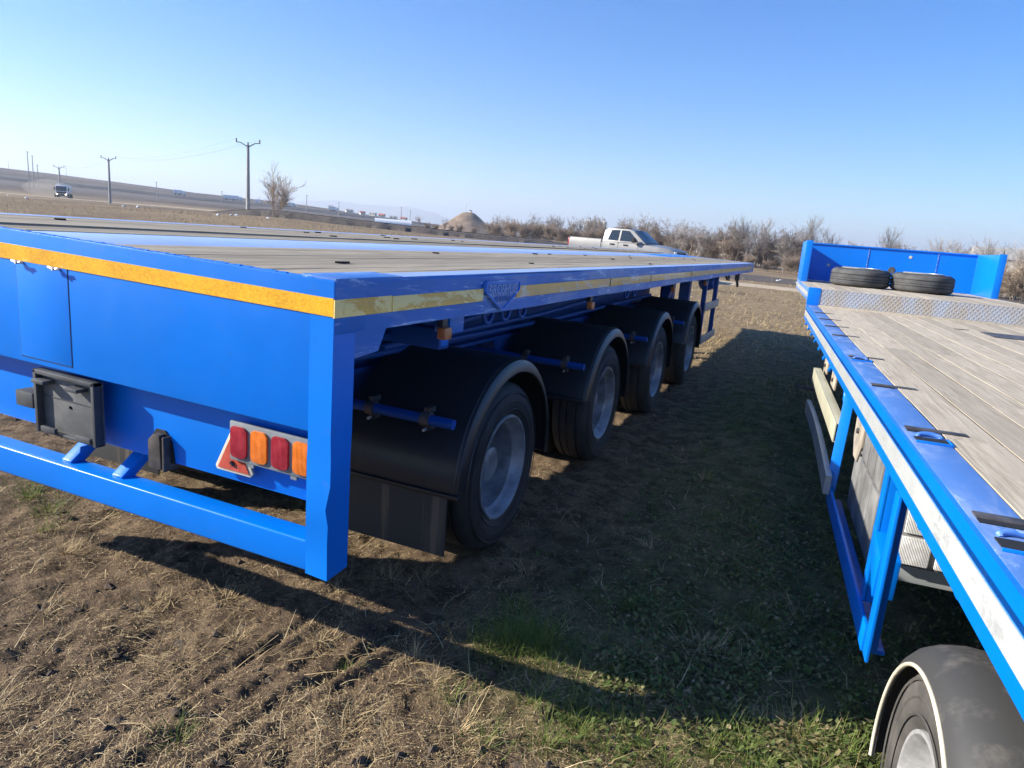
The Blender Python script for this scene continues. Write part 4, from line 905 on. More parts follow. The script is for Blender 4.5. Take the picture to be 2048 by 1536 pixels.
# ------------------------------------------------------------------ dump truck raising dust, vehicles on the highway
def dump_truck(loc, rz):
    t = empty('dump_truck', loc, rz); tag(t, 'white dump truck with lit headlamps raising dust on the track', 'truck')
    wp = M['white_paint']
    MB().prism([(-1.2, 0.55), (0.95, 0.55), (1.05, 1.5), (0.85, 2.75), (0.6, 2.95), (-1.1, 2.95)], 'y', -1.22, 1.22).build('cab', wp, t, bevel=0.05)
    MB().prism([(1.075, 1.55), (0.885, 2.65), (0.84, 2.65), (1.03, 1.55)], 'y', -1.1, 1.1).build('windscreen', M['glass'], t)
    MB().box((1.03, -1.0, 0.95), (1.10, 1.0, 1.42)).build('grille', M['dark'], t, bevel=0.02)
    MB().box((0.9, -1.22, 0.38), (1.15, 1.22, 0.85)).build('bumper', M['grey_plastic'], t, bevel=0.05)
    for s in (-1, 1):
        MB().box((1.12, s*0.92-0.17, 0.70), (1.18, s*0.92+0.17, 0.90)).build('headlight', M['head_on'], t, bevel=0.02)
        MB().box((0.75, s*1.45-0.12, 1.7), (0.9, s*1.45+0.12, 2.4)).build('mirror', M['dark'], t, bevel=0.02)
        for wx in (0.1, -3.2, -4.6): car_wheel(t, wx, s*1.2, 0.52, 0.32, M['rim_matt'])
    MB().prism([(-6.6, 1.3), (-1.5, 1.3), (-1.5, 3.2), (-0.9, 3.2), (-0.9, 3.32), (-1.5, 3.3), (-6.9, 2.9)], 'y', -1.25, 1.25).build('tipper_body', wp, t, bevel=0.03)
    MB().box((-6.3, -0.45, 0.75), (-1.0, 0.45, 1.25)).build('chassis', M['dark'], t)
tx, ty = polar(56.2, 208); dump_truck((tx, ty, gz(tx, ty)+0.1), R(56.2-90-8))
def lorry(loc, rz, lab, bodyl, col):
    t = empty('lorry', loc, rz); t.scale = (0.75, 0.75, 0.75); tag(t, lab, 'lorry', 'vehicles on the highway')
    MB().prism([(0, 0.5), (2.1, 0.5), (2.2, 1.6), (2.0, 3.0), (0, 3.2)], 'y', -1.2, 1.2).build('cab', col, t, bevel=0.05)
    MB().prism([(2.215, 1.7), (2.04, 2.8), (2.0, 2.8), (2.17, 1.7)], 'y', -1.05, 1.05).build('windscreen', M['glass'], t)
    MB().box((-bodyl, -1.25, 1.1), (-0.3, 1.25, 3.7)).build('cargo_box', M['white_paint'], t, bevel=0.04)
    MB().box((-bodyl+0.2, -0.5, 0.7), (0.5, 0.5, 1.1)).build('chassis', M['dark'], t)
    for s in (-1, 1):
        for wx in (1.2, -bodyl*0.35, -bodyl*0.8): car_wheel(t, wx, s*1.2, 0.5, 0.3, M['dark'])
def van(loc, rz, lab):
    t = empty('van', loc, rz); t.scale = (0.85, 0.85, 0.85); tag(t, lab, 'van', 'vehicles on the highway')
    MB().prism([(-2.7, 0.35), (2.6, 0.35), (2.7, 0.9), (2.4, 1.25), (1.6, 1.5), (0.9, 2.35), (-2.6, 2.45), (-2.75, 1.2)], 'y', -0.98, 0.98).build('body', M['white_paint'], t, bevel=0.06)
    MB().prism([(1.66, 1.53), (1.02, 2.28), (0.97, 2.26), (1.6, 1.5)], 'y', -0.85, 0.85).build('windscreen', M['glass'], t)
    for s in (-1, 1):
        MB().prism([(0.3, 1.45), (1.3, 1.45), (0.85, 2.1), (0.3, 2.1)], 'y', s*0.985-0.01, s*0.985+0.01).build('side_window', M['glass'], t)
        for wx in (-1.7, 1.6): car_wheel(t, wx, s*0.95, 0.34, 0.22, M['rim_matt'])
def hw(az):
    ks = [60, 48, 38, 26]; ds = [425, 420, 430, 470]
    d = float(np.interp(-az, [-k for k in ks], ds)); p = polar(az, d); q = polar(az-0.5, d)
    return p, math.atan2(q[1]-p[1], q[0]-p[0]), gz(*p)+1.45
for az, kind, lab, ln in ((48.85, 'l', 'white lorry on the highway beside the hillside gully', 5.5), (45.0, 'l', 'long white lorry on the highway behind the tall pole', 11.0), (43.6, 'v', 'white van on the highway just ahead of the long lorry', 0), (41.2, 'v', 'white van on the highway beyond the bare shrub', 0), (38.0, 'l', 'white lorry on the highway near the low houses', 5.0)):
    (hx, hy), rr_, hz = hw(az)
    (lorry((hx, hy, hz), rr_, lab, ln, M['white_paint']) if kind == 'l' else van((hx, hy, hz), rr_, lab))

# ------------------------------------------------------------------ utility poles and wires
def t_pole(az, d, top, lab, rz):
    x, y = polar(az, d); z = gz(x, y); h = top-z
    t = empty('utility_pole', (x, y, z-0.3), rz); tag(t, lab, 'utility pole', 'line of poles across the field')
    MB().tube([(0, 0, 0), (0, 0, h-0.2)], 0.2, 10, rads=[0.26, 0.15]).build('pole', M['concrete'], t, smooth=50)
    MB().bar((0, 0, h-0.35), (-0.9, 0, h+0.15), 0.10, 0.10).bar((0, 0, h-0.35), (0.9, 0, h+0.15), 0.10, 0.10).bar((-1.45, 0, h+0.16), (-0.85, 0, h+0.14), 0.09, 0.09).bar((1.45, 0, h+0.16), (0.85, 0, h+0.14), 0.09, 0.09).box((-0.12, -0.12, h-0.7), (0.12, 0.12, h-0.1)).build('crossarm', M['steel'], t)
    for ix in (-1.4, 0.0, 1.4):
        MB().lathe([(0, 0.05), (0.1, 0.09), (0.2, 0.07), (0.3, 0.09), (0.42, 0.05), (0.45, 0)], (ix, 0, h+(0.18 if ix else -0.2)), axis='z', n=10).build('insulator', M['steel'], t, smooth=50)
    return [(x+ix*math.cos(rz), y+ix*math.sin(rz), z-0.3+h+(0.6 if ix else 0.25)) for ix in (-1.4, 0, 1.4)]
lr = R(23)
P1 = t_pole(44.4, 93, 9.95, 'tall concrete pole beside the bare shrub at the field edge', lr)
P2 = t_pole(53.4, 158, 9.8, 'concrete pole by the dirt track with twin insulators', lr)
P3 = t_pole(56.3, 232, 9.9, 'concrete pole standing behind the dump truck', lr)
P0 = [tuple(np.array(a)*2.0-np.array(b)*1.0) for a, b in zip(P1, P2)]
for k, nm in enumerate(('outer', 'middle', 'inner')):
    mb = MB()
    for a, b in ((P3[k], P2[k]), (P2[k], P1[k])):
        pts = [tuple(np.array(a)*(1-f)+np.array(b)*f-np.array([0, 0, 1.3*4*f*(1-f)])) for f in np.linspace(0, 1, 14)]
        mb.tube(pts, 0.006, 3)
    tag(mb.build('overhead_wire', M['steel']), 'thin overhead wire strung between the concrete poles', 'wire', 'wires between the poles')
def thin_pole(az, d, hpx_top, hgt, lab):
    x, y = polar(az, d); z = gz(x, y)
    t = empty('wooden_pole', (x, y, z-0.3)); tag(t, lab, 'pole', 'thin poles by the highway')
    MB().tube([(0, 0, 0), (0, 0, hgt)], 0.14, 8, rads=[0.18, 0.11]).build('pole', M['concrete'], t, smooth=50)
    MB().bar((-0.7, 0, hgt-0.3), (0.7, 0, hgt-0.3), 0.1, 0.1).build('crossarm', M['steel'], t)
for az, d, hgt in ((59.05, 820, 9), (58.0, 300, 13), (57.75, 310, 12), (57.5, 330, 9), (55.9, 780, 10), (50.5, 340, 7.5), (46.2, 330, 6.5), (40.2, 300, 8), (37.8, 330, 7), (33.0, 330, 8), (32.3, 330, 7)):
    thin_pole(az, d, 0, hgt, 'thin distant pole beside the highway below the hill' if d < 500 else 'thin distant pole on the skyline of the hill')

# ------------------------------------------------------------------ bare trees
def tree_mesh(name, h, seed, spread, levels, trunks=1, dens=1.0, tw=0.012, lean=0.1):
    rg = np.random.default_rng(seed); segs_t = []; segs_c = []
    def grow(p, d, L, r, lev):
        n = 4 if lev < 2 else 3; step = L/n; q = p
        for i in range(n):
            d2 = d+rg.normal(0, 0.10+0.04*lev, 3); d2[2] += 0.07; d2 /= np.linalg.norm(d2)
            nq = q+d2*step; rr = r*(1-0.75*i/n); r2 = r*(1-0.75*(i+1)/n)
            (segs_t if lev == 0 else segs_c).append((q, nq, max(rr, tw*0.6), max(r2, tw*0.5)))
            q = nq; d = d2
            if lev < levels and (i > 0 or lev > 0):
                kids = rg.poisson((3.0 if lev == 0 else 2.6)*dens)
                for _ in range(kids):
                    a = rg.uniform(0, 2*np.pi); side = np.array([np.cos(a), np.sin(a), 0.0]); side -= d*side.dot(d); side /= np.linalg.norm(side)+1e-6
                    ang = rg.uniform(0.35, 0.85)*spread
                    nd = d*np.cos(ang)+side*np.sin(ang); grow(q-d2*step*rg.random(), nd, L*rg.uniform(0.42, 0.68), max(r2*0.6, tw*0.7), lev+1)
    for k in range(trunks):
        a = rg.uniform(0, 6.28); ln = lean*(1 if trunks == 1 else 2.5)
        grow(np.array([0.15*np.cos(a)*(trunks > 1), 0.15*np.sin(a)*(trunks > 1), -0.15]), np.array([np.cos(a)*ln, np.sin(a)*ln, 1.0])/np.hypot(1, ln), h*rg.uniform(0.55, 0.72), 0.022*h/(1+0.5*(trunks-1)), 0)
    def to_mesh(segs, nm, sides):
        A = np.array([s[0] for s in segs]); B = np.array([s[1] for s in segs]); r1 = np.array([s[2] for s in segs]); r2 = np.array([s[3] for s in segs])
        d = B-A; d /= np.linalg.norm(d, axis=1)[:, None]+1e-9
        ref = np.where(np.abs(d[:, 2:3]) > 0.9, np.array([[1., 0, 0]]), np.array([[0, 0, 1.]])); s = np.cross(d, ref); s /= np.linalg.norm(s, axis=1)[:, None]; u = np.cross(s, d)
        vs = []
        for P, r_ in ((A, r1), (B, r2)):
            for k in range(sides):
                t_ = 2*np.pi*k/sides; vs.append(P+r_[:, None]*(np.cos(t_)*s+np.sin(t_)*u))
        V = np.stack(vs, 1).reshape(-1, 3); n = len(segs); b = (np.arange(n)*2*sides)[:, None]
        F = np.concatenate([b+np.array([[k, (k+1) % sides, (k+1) % sides+sides, k+sides]]) for k in range(sides)])
        me = bpy.data.meshes.new(nm); me.from_pydata(V.tolist(), [], F.tolist()); me.update(); return me
    return to_mesh(segs_t, 'trunk', 6), to_mesh(segs_c, 'crown', 3)
KINDS = [('tall_willow', 6.6, 3, 0.75, 4, 2, 0.62, 'bark', 'bare grey-brown tree with fine upright twigs in the hedgerow', 'upright bare hedgerow trees'),
         ('round_tree', 6.0, 5, 1.15, 4, 1, 0.66, 'bark2', 'bare round-crowned tree with tan twigs in the hedgerow', 'round bare hedgerow trees'),
         ('multi_stem_tree', 5.8, 8, 0.85, 4, 3, 0.55, 'bark3', 'bare many-stemmed grey tree with leaning trunks in the hedgerow', 'many-stemmed bare hedgerow trees'),
         ('thin_tree', 7.0, 13, 0.55, 3, 1, 0.95, 'bark3', 'thin bare tree with open grey branches in the hedgerow', 'thin bare hedgerow trees'),
         ('thicket_bush', 3.4, 21, 1.1, 3, 6, 0.85, 'bark2', 'low tangled bare bush under the hedgerow trees', 'low bare bushes'),
         ('wide_tree', 6.2, 34, 1.0, 4, 2, 0.60, 'bark', 'bare spreading tree with dense twigs in the hedgerow', 'spreading bare hedgerow trees')]
protos = []
for (nm, h, sd_, spd, lev, tk, dn, mt, lab, grp) in KINDS:
    a, b = tree_mesh(nm, h, sd_, spd, lev, tk, dn, 0.016)
    a.materials.append(M[mt]); b.materials.append(M[mt]); protos.append((nm, a, b, lab, grp))
def put_tree(k, x, y, sc, rz, label=None, group=None):
    nm, a, b, lab, grp = protos[k]
    t = empty('bare_bush' if k == 4 else 'bare_tree', (x, y, gz(x, y)-0.05), rz); t.scale = (sc*random.uniform(0.9, 1.15), sc*random.uniform(0.9, 1.15), sc)
    tag(t, label or lab, 'bush' if k == 4 else 'tree', group or grp)
    mesh_obj('trunk', a, None, t); mesh_obj('crown', b, None, t)
# hedgerow: from far behind the bank round to the right of the headboard
tr = random.Random(5)
def hedge(az0, az1, n, d0, d1, s0, s1, kinds, dj=6):
    for i in range(n):
        f = (i+tr.uniform(-0.4, 0.4))/max(1, n-1); az = az0+(az1-az0)*f; d = d0+(d1-d0)*f+tr.uniform(-dj, dj)
        x, y = polar(az, d); put_tree(tr.choice(kinds), x, y, 0.70*tr.uniform(s0, s1), tr.uniform(0, 6.28))
hedge(31.5, 24, 12, 190, 165, 0.75, 1.0, [1, 4, 4, 5], 8)
hedge(25, 14.5, 20, 160, 130, 0.95, 1.25, [1, 1, 5, 5, 0], 8)
hedge(26, 14, 14, 140, 115, 1.0, 1.3, [4], 6)
hedge(15, 9.5, 12, 118, 98, 1.0, 1.25, [0, 5, 1, 2], 5)
hedge(10.5, 1.5, 20, 98, 84, 0.92, 1.12, [0, 2, 3, 0, 2], 5)
hedge(14, 1, 12, 112, 92, 1.0, 1.3, [4], 4)
hedge(1, -8, 18, 86, 84, 0.82, 1.0, [1, 5, 0, 3], 4)
hedge(-7, -14, 12, 70, 64, 0.62, 0.82, [0, 2, 3, 3], 3)
hedge(-7, -14, 12, 64, 58, 0.75, 1.1, [4], 3)
hedge(1, -9, 10, 82, 78, 1.0, 1.2, [4], 3)
hedge(5, 0.5, 5, 80, 76, 0.5, 0.9, [4], 2)
hedge(24, 8, 18, 128, 100, 1.0, 1.35, [4], 3)
hedge(8, -8, 16, 94, 84, 1.0, 1.3, [4], 3)
bx, by = polar(42.5, 74)
def shrub():
    a, b = tree_mesh('shrub', 5.2, 77, 0.58, 3, 9, 0.60, 0.016, 0.10); a.materials.append(M['bark2']); b.materials.append(M['bark2'])
    t = empty('bare_shrub', (bx, by, gz(bx, by)-0.05)); t.scale = (1.1, 1.1, 0.80); tag(t, 'bare fan-shaped shrub standing alone beside the tall concrete pole', 'shrub')
    mesh_obj('stems', a, None, t); mesh_obj('crown', b, None, t)
shrub()

# ------------------------------------------------------------------ mound, silos, houses
def mound():
    x0, y0 = polar(27.7, 330); n = 40; vs = []; fs = []; rings = [(1.25, 0), (0.95, 2.6), (0.74, 4.4), (0.50, 7.6), (0.34, 10.0), (0.2, 11.7), (0.1, 12.0), (0.02, 12.1)]
    for rr, zz in rings:
        for k in range(n):
            a = 2*math.pi*k/n; q = 14*rr*(1+0.22*float(fbm(np.array([math.cos(a)*2+5]), np.array([math.sin(a)*2+rr*3]), 3, 91)[0])-0.1)
            vs.append((x0+q*math.cos(a), y0+q*math.sin(a), gz(x0, y0)-0.5+zz*0.76))
    for i in range(len(rings)-1):
        for k in range(n): fs.append((i*n+k, i*n+(k+1) % n, (i+1)*n+(k+1) % n, (i+1)*n+k))
    tag(MB().add(vs, fs).build('spoil_mound', soil('spoil_earth', (0.13, 0.088, 0.058), (0.25, 0.175, 0.11), 0.35), smooth=60), kind='structure')
    zt = gz(x0, y0)-0.5+12.1*0.76
    t = empty('mast', (x0-1.4, y0, zt-0.3)); tag(t, 'thin white mast on top of the earth mound', 'mast')
    MB().tube([(0, 0, 0), (0, 0, 4.2)], 0.09, 8).build('pole', M['galv'], t); MB().lathe([(3.6, 0.05), (3.7, 0.25), (4.1, 0.22), (4.3, 0.05)], n=12, axis='z').build('dish', M['white_paint'], t, smooth=40)
    t = empty('hut', (x0+1.0, y0, zt-0.15)); tag(t, 'tiny pale hut on top of the earth mound', 'hut')
    MB().box((-0.6, -0.5, 0), (0.6, 0.5, 0.8)).build('wall', M['plaster'], t, bevel=0.03); MB().prism([(-0.7, 0.8), (0.7, 0.8), (0, 1.2)], 'y', -0.6, 0.6).build('roof', M['steel'], t)
mound()
def silos():
    x0, y0 = polar(17.3, 260); z0 = gz(x0, y0)
    t = empty('batching_plant', (x0, y0, z0), R(17)); t.scale = (0.75, 0.75, 0.66); tag(t, 'pale concrete plant with silos showing above the hedgerow', 'concrete plant')
    for i in range(4):
        MB().lathe([(3.0, 0.2), (5.0, 1.05), (12.0, 1.05), (12.4, 0.6)], (-4.0+i*2.3, 0, 0), axis='z', n=16).build('silo', M['plaster'], t, smooth=40)
        MB().box((-4.2+i*2.3, -0.2, 12.3), (-3.8+i*2.3, 0.2, 13.6)).build('filter', M['steel'], t)
        MB().box((-4.8+i*2.3, -0.8, 0), (-4.6+i*2.3, -0.6, 5)).box((-3.4+i*2.3, -0.8, 0), (-3.2+i*2.3, -0.6, 5)).build('stand', M['steel'], t)
    MB().box((-6.4, -1.2, 0), (-5.2, 1.2, 12.0)).build('tower', M['plaster'], t, bevel=0.05)
silos()
def house(az, d, w_, dp, h_, rz, wall, roof, lab):
    x, y = polar(az, d); t = empty('house', (x, y, gz(x, y)-0.1), R(az)+rz); tag(t, lab, 'house', 'village houses beyond the hedgerow')
    MB().box((-w_/2, -dp/2, 0), (w_/2, dp/2, h_)).build('wall', wall, t)
    MB().prism([(-dp/2-0.4, h_), (dp/2+0.4, h_), (0, h_+dp*0.32)], 'x', -w_/2-0.3, w_/2+0.3).build('roof', roof, t)
    n = max(2, int(w_/2.8))
    for i in range(n):
        cx = -w_/2+(i+0.5)*w_/n; MB().box((cx-0.5, -dp/2-0.03, 1.1), (cx+0.5, -dp/2+0.02, 2.4)).build('window', M['glass'], t)
        if h_ > 4.5: MB().box((cx-0.5, -dp/2-0.03, 3.9), (cx+0.5, -dp/2+0.02, 5.2)).build('window', M['glass'], t)
rr2 = random.Random(9)
labs = {0: 'small white house with grey roof seen through the bare hedgerow', 1: 'small white house with red roof seen through the bare hedgerow'}
for az, d in ((8.6, 300), (8.0, 320), (7.3, 310), (6.6, 330), (5.2, 320), (4.7, 300), (3.3, 330), (-1.5, 320)):
    k = rr2.randint(0, 1); house(az, d, rr2.uniform(6, 10), 7, rr2.uniform(3.2, 5.2), rr2.uniform(-0.5, 0.5), M['white_paint'], M['roof_red'] if k else M['concrete'], labs[k])
house(-10.5, 170, 9, 7, 4.6, 0.2, M['plaster'], M['concrete'], 'cream two-storey house beyond the thin trees past the headboard')
house(-11.9, 175, 8, 7, 3.2, -0.2, M['white_paint'], M['roof_red'], 'white house with orange-red roof beside the cream house')
for az, d in ((34.5, 560), (33.6, 580), (36.0, 590), (37.0, 610), (35.2, 640), (38.4, 640), (32.8, 600)):
    k = rr2.randint(0, 1); house(az, d, rr2.uniform(3.5, 6), 4, rr2.uniform(1.6, 2.3), rr2.uniform(-0.5, 0.5), M['plaster'], M['roof_red'] if k else M['concrete'], 'far white farmhouse with %s roof on the slope by the highway' % ('red' if k else 'grey'))
x0, y0 = polar(33.6, 260); t = empty('greenhouse', (x0, y0, gz(x0, y0)), R(33)); tag(t, 'long low white greenhouse at the foot of the hill', 'greenhouse')
MB().lathe([(-6.5, 1.9), (6.5, 1.9)], (0, 0, 0), 0, math.pi, 14, axis='y').build('cover', M['white_paint'], t, smooth=50)
t.rotation_euler = (0, 0, R(33+90)); 
MB().box((-1.8, -6.55, 0), (1.8, -6.5, 1.2)).build('end_wall', M['white_paint'], t)

# ------------------------------------------------------------------ litter in the field
for i, (az, d) in enumerate(((58.2, 70), (52.6, 62), (51.7, 64), (43.0, 58), (46.5, 56), (45.6, 57), (45.2, 60), (59.2, 120), (3.2, 52), (3.0, 53.5), (1.8, 52))):
    x, y = polar(az, d); mb = MB(); rg = random.Random(i); n = 7; vs = [(0, 0, 0.09+0.06*rg.random())]
    for k in range(n): a = 6.28*k/n; q = rg.uniform(0.07, 0.18); vs.append((q*math.cos(a), q*math.sin(a), rg.uniform(0.02, 0.07)))
    for k in range(n): a = 6.28*k/n; q = rg.uniform(0.05, 0.15); vs.append((q*math.cos(a), q*math.sin(a), -0.03))
    fs = [(0, 1+k, 1+(k+1) % n) for k in range(n)]+[(1+k, 1+n+k, 1+n+(k+1) % n, 1+(k+1) % n) for k in range(n)]+[tuple(range(n+1, 2*n+1))]
    o = mb.add(vs, fs).build('litter', M['white_paint']); o.location = (x, y, gz(x, y)+0.02); o.rotation_euler = (0, 0, i)
    tag(o, 'crumpled white plastic litter lying in the dry field' if az > 10 else 'crumpled white plastic litter on the dark ploughed soil', 'litter', 'litter in the open field' if az > 10 else 'litter on the ploughed soil')

# ------------------------------------------------------------------ straw, grass and weeds
def leafmat(name, stops, rough=0.8, trans=0.0):
    t = NT(name); a = t.n('ShaderNodeAttribute'); a.attribute_name = 'tint'
    t.col(t.ramp(a.outputs['Fac'], stops)); t.rough(rough); t.b.inputs['Specular IOR Level'].default_value = 0.2
    if trans:
        tr_ = t.n('ShaderNodeBsdfTranslucent'); mx = t.n('ShaderNodeMixShader'); mx.inputs[0].default_value = trans
        t.l(t.b.inputs['Base Color'].links[0].from_socket, tr_.inputs[0])
        t.l(t.b.outputs[0], mx.inputs[1]); t.l(tr_.outputs[0], mx.inputs[2]); t.l(mx.outputs[0], t.out.inputs[0])
    return t.m
M['straw'] = leafmat('straw', [(0, (0.10, 0.066, 0.035)), (0.35, (0.27, 0.19, 0.098)), (0.75, (0.50, 0.38, 0.20)), (1, (0.70, 0.58, 0.35))])
M['grass'] = leafmat('green_grass', [(0, (0.06, 0.10, 0.02)), (0.5, (0.14, 0.20, 0.04)), (0.8, (0.26, 0.28, 0.08)), (1, (0.40, 0.34, 0.16))], 0.6, 0.3)
M['weed'] = leafmat('weed_leaves', [(0, (0.055, 0.085, 0.024)), (0.4, (0.11, 0.15, 0.042)), (0.7, (0.19, 0.20, 0.08)), (0.85, (0.27, 0.21, 0.115)), (1, (0.40, 0.32, 0.20))], 0.65, 0.25)
def blades(name, x, y, az, lean, length, width, curl, tint, mat, label, cat, lift=None):
    # each blade: a tapering strip of three segments bent along its length; lean 0 = upright, 1 = lying
    n = len(x); z = terrain(x, y)+(0 if lift is None else lift); K = 3
    rows = []; P = np.stack([x, y, z], 1); h = np.stack([np.cos(az), np.sin(az), np.zeros(n)], 1); side = np.stack([-np.sin(az), np.cos(az), np.zeros(n)], 1)
    ang = (np.pi/2)*(1-lean); cur = P.copy(); seg = length/K; bend = rng.normal(0, 0.35, n)
    for k in range(K+1):
        wk = width*(1-0.85*k/K); rows.append(cur-side*wk[:, None]/2); rows.append(cur+side*wk[:, None]/2)
        hd = h*np.cos(bend*k)[:, None]+side*np.sin(bend*k)[:, None]
        cur = cur+seg[:, None]*(hd*np.cos(ang)[:, None]+np.array([0, 0, 1.])*np.sin(ang)[:, None]); ang = ang-curl
    V = np.stack(rows, 1).reshape(-1, 3); m = 2*(K+1); b = (np.arange(n)*m)[:, None]
    F = np.concatenate([b+np.array([[2*k, 2*k+1, 2*k+3, 2*k+2]]) for k in range(K)])
    me = bpy.data.meshes.new(name); me.vertices.add(len(V)); me.vertices.foreach_set('co', V.ravel())
    me.loops.add(F.size); me.loops.foreach_set('vertex_index', F.ravel()); me.polygons.add(len(F)); me.polygons.foreach_set('loop_start', np.arange(len(F))*4); me.update(calc_edges=True)
    at = me.attributes.new('tint', 'FLOAT', 'POINT'); at.data.foreach_set('value', np.repeat(np.clip(tint, 0, 1), m).astype(np.float32))
    return tag(mesh_obj(name, me, mat), label, cat, kind='stuff')
def scatter(n, rmin, rmax, a0=-58, a1=72, power=1.0):
    u = rng.random(n); r = rmin*(rmax/rmin)**(u**power); a = np.radians(rng.uniform(a0, a1, n))
    return CAM[0]-r*np.sin(a), CAM[1]+r*np.cos(a), r
def lane(x, y):     # grassy strip between the two trailers
    n = fbm(x/0.5, y/0.5, 3, 101)-0.5
    return sstep(0.30, 0.95, x+0.9*n)*sstep(0.05, 0.6, y+1.0*n)
def keep_clear(x, y):
    ok = np.ones(len(x), bool)
    for wy in AX: ok &= ~((np.abs(y-wy) < 0.30) & (x > -0.64) & (x < -0.02))
    n = x*math.cos(TH)+y*math.sin(TH); s = -x*math.sin(TH)+y*math.cos(TH)
    for ws in (-0.14, -1.45): ok &= ~((np.abs(s-ws) < 0.30) & (n > 1.69) & (n < 2.0))
    return ok
# lying straw
N = 300000; x, y, r = scatter(N, 1.0, 26, power=0.9)
dn = fbm(x/0.35, y/0.35, 3, 120); ln_ = lane(x, y); k = (rng.random(N) < np.clip((dn-0.43)*6.5, 0.18, 1)*(0.95-0.2*ln_)) & keep_clear(x, y)
x, y, r = x[k], y[k], r[k]; n = len(x)
blades('dry_straw', x, y, rng.uniform(0, 6.28, n), np.clip(rng.normal(0.93, 0.07, n), 0.6, 1.05), rng.uniform(0.008, 0.038, n)*(1+r/12), rng.uniform(0.0008, 0.0018, n)*(1+r/4.5), rng.normal(0.06, 0.14, n), rng.beta(2.2, 1.8, n)-0.12*lane(x, y), M['straw'], 'broken dry straw littering the bare muddy ground', 'straw', 0.004)
# long curved dead stems
N = 5000; x, y, r = scatter(N, 1.1, 14); k = keep_clear(x, y); x, y, r = x[k], y[k], r[k]; n = len(x)
blades('dead_stems', x, y, rng.uniform(0, 6.28, n), np.clip(rng.normal(0.82, 0.14, n), 0.3, 1.0), rng.uniform(0.07, 0.22, n), rng.uniform(0.0012, 0.0026, n)*(1+r/7), rng.normal(0.22, 0.25, n), rng.uniform(0.35, 0.95, n), M['straw'], 'long curled dead grass stems scattered over the ground', 'dead grass', 0.004)
# dead and green tufts
def tufts(name, cs, per, spread, lmin, lmax, wmin, wmax, leanm, mat, tintf, label, cat):
    X, Y, AZ, LE, L, W_, T = [], [], [], [], [], [], []
    for (cx, cy, s) in cs:
        m = int(per*s); a = rng.uniform(0, 6.28, m); q = np.abs(rng.normal(0, spread*s**0.5, m))
        X.append(cx+q*np.cos(a)); Y.append(cy+q*np.sin(a)); AZ.append(a+rng.normal(0, 0.7, m)); LE.append(np.clip(rng.normal(leanm, 0.2, m), 0.02, 1)); sc_ = s**0.3
        L.append(rng.uniform(lmin, lmax, m)*sc_); W_.append(rng.uniform(wmin, wmax, m)); T.append(tintf(m))
    X = np.concatenate(X); Y = np.concatenate(Y); ok = keep_clear(X, Y)
    cc = lambda a: np.concatenate(a)[ok]
    return blades(name, X[ok], Y[ok], cc(AZ), cc(LE), cc(L), cc(W_), rng.normal(0.28, 0.18, ok.sum()), cc(T), mat, label, cat)
cs = [(-1.70, 0.25, 1.6), (-0.80, 0.35, 0.9), (-1.0, 0.1, 0.7), (0.1, 0.42, 1.3), (0.25, 0.30, 1.3), (0.45, 0.12, 1.6), (-0.55, 0.15, 0.7), (-1.3, -0.1, 0.8), (0.62, 0.45, 1.0), (-0.2, 1.0, 0.8), (0.2, 1.3, 0.8)]
sx, sy, sr = scatter(420, 1.3, 16); kk = rng.random(420) < 0.25+0.6*lane(sx, sy); cs += [(a, b, s) for a, b, s in zip(sx[kk], sy[kk], rng.uniform(0.3, 1.2, kk.sum()))]
tufts('dry_tufts', cs, 110, 0.06, 0.035, 0.12, 0.0012, 0.0026, 0.62, M['straw'], lambda m: rng.uniform(0.25, 0.95, m), 'tufts of pale dead grass on the mud and lane', 'dead grass')
cs = [(0.42, 0.66, 4.5), (0.52, 0.70, 3.5), (0.34, 0.60, 2.0), (0.36, 0.74, 1.2), (0.60, 0.62, 1.0), (1.30, 0.50, 1.6), (1.22, 0.44, 1.2), (1.52, 0.62, 1.6), (1.62, 0.60, 1.2), (0.82, 0.30, 1.4), (0.72, 0.22, 1.3), (0.92, 0.26, 1.0), (-2.45, 0.56, 2.0), (-2.2, 0.50, 1.4), (-2.65, 0.75, 1.6), (-2.0, 0.35, 0.8), (0.30, 0.95, 1.3), (1.9, 0.75, 0.8), (0.60, 0.38, 1.2), (0.75, 0.42, 1.0), (0.98, 0.36, 1.2), (1.1, 0.30, 1.0), (1.4, 0.35, 1.2), (1.55, 0.48, 1.2), (0.55, 0.12, 0.9), (0.35, 0.25, 0.8)]
sx, sy, sr = scatter(1000, 1.3, 14); kk = rng.random(1000) < 0.03+0.55*lane(sx, sy); cs += [(a, b, s) for a, b, s in zip(sx[kk], sy[kk], rng.uniform(0.15, 0.8, kk.sum()))]
tufts('green_grass', cs, 80, 0.055, 0.04, 0.13, 0.0018, 0.0034, 0.42, M['grass'], lambda m: np.clip(rng.beta(2, 2.5, m), 0, 1), 'tufts of fresh green grass between the two trailers', 'grass')
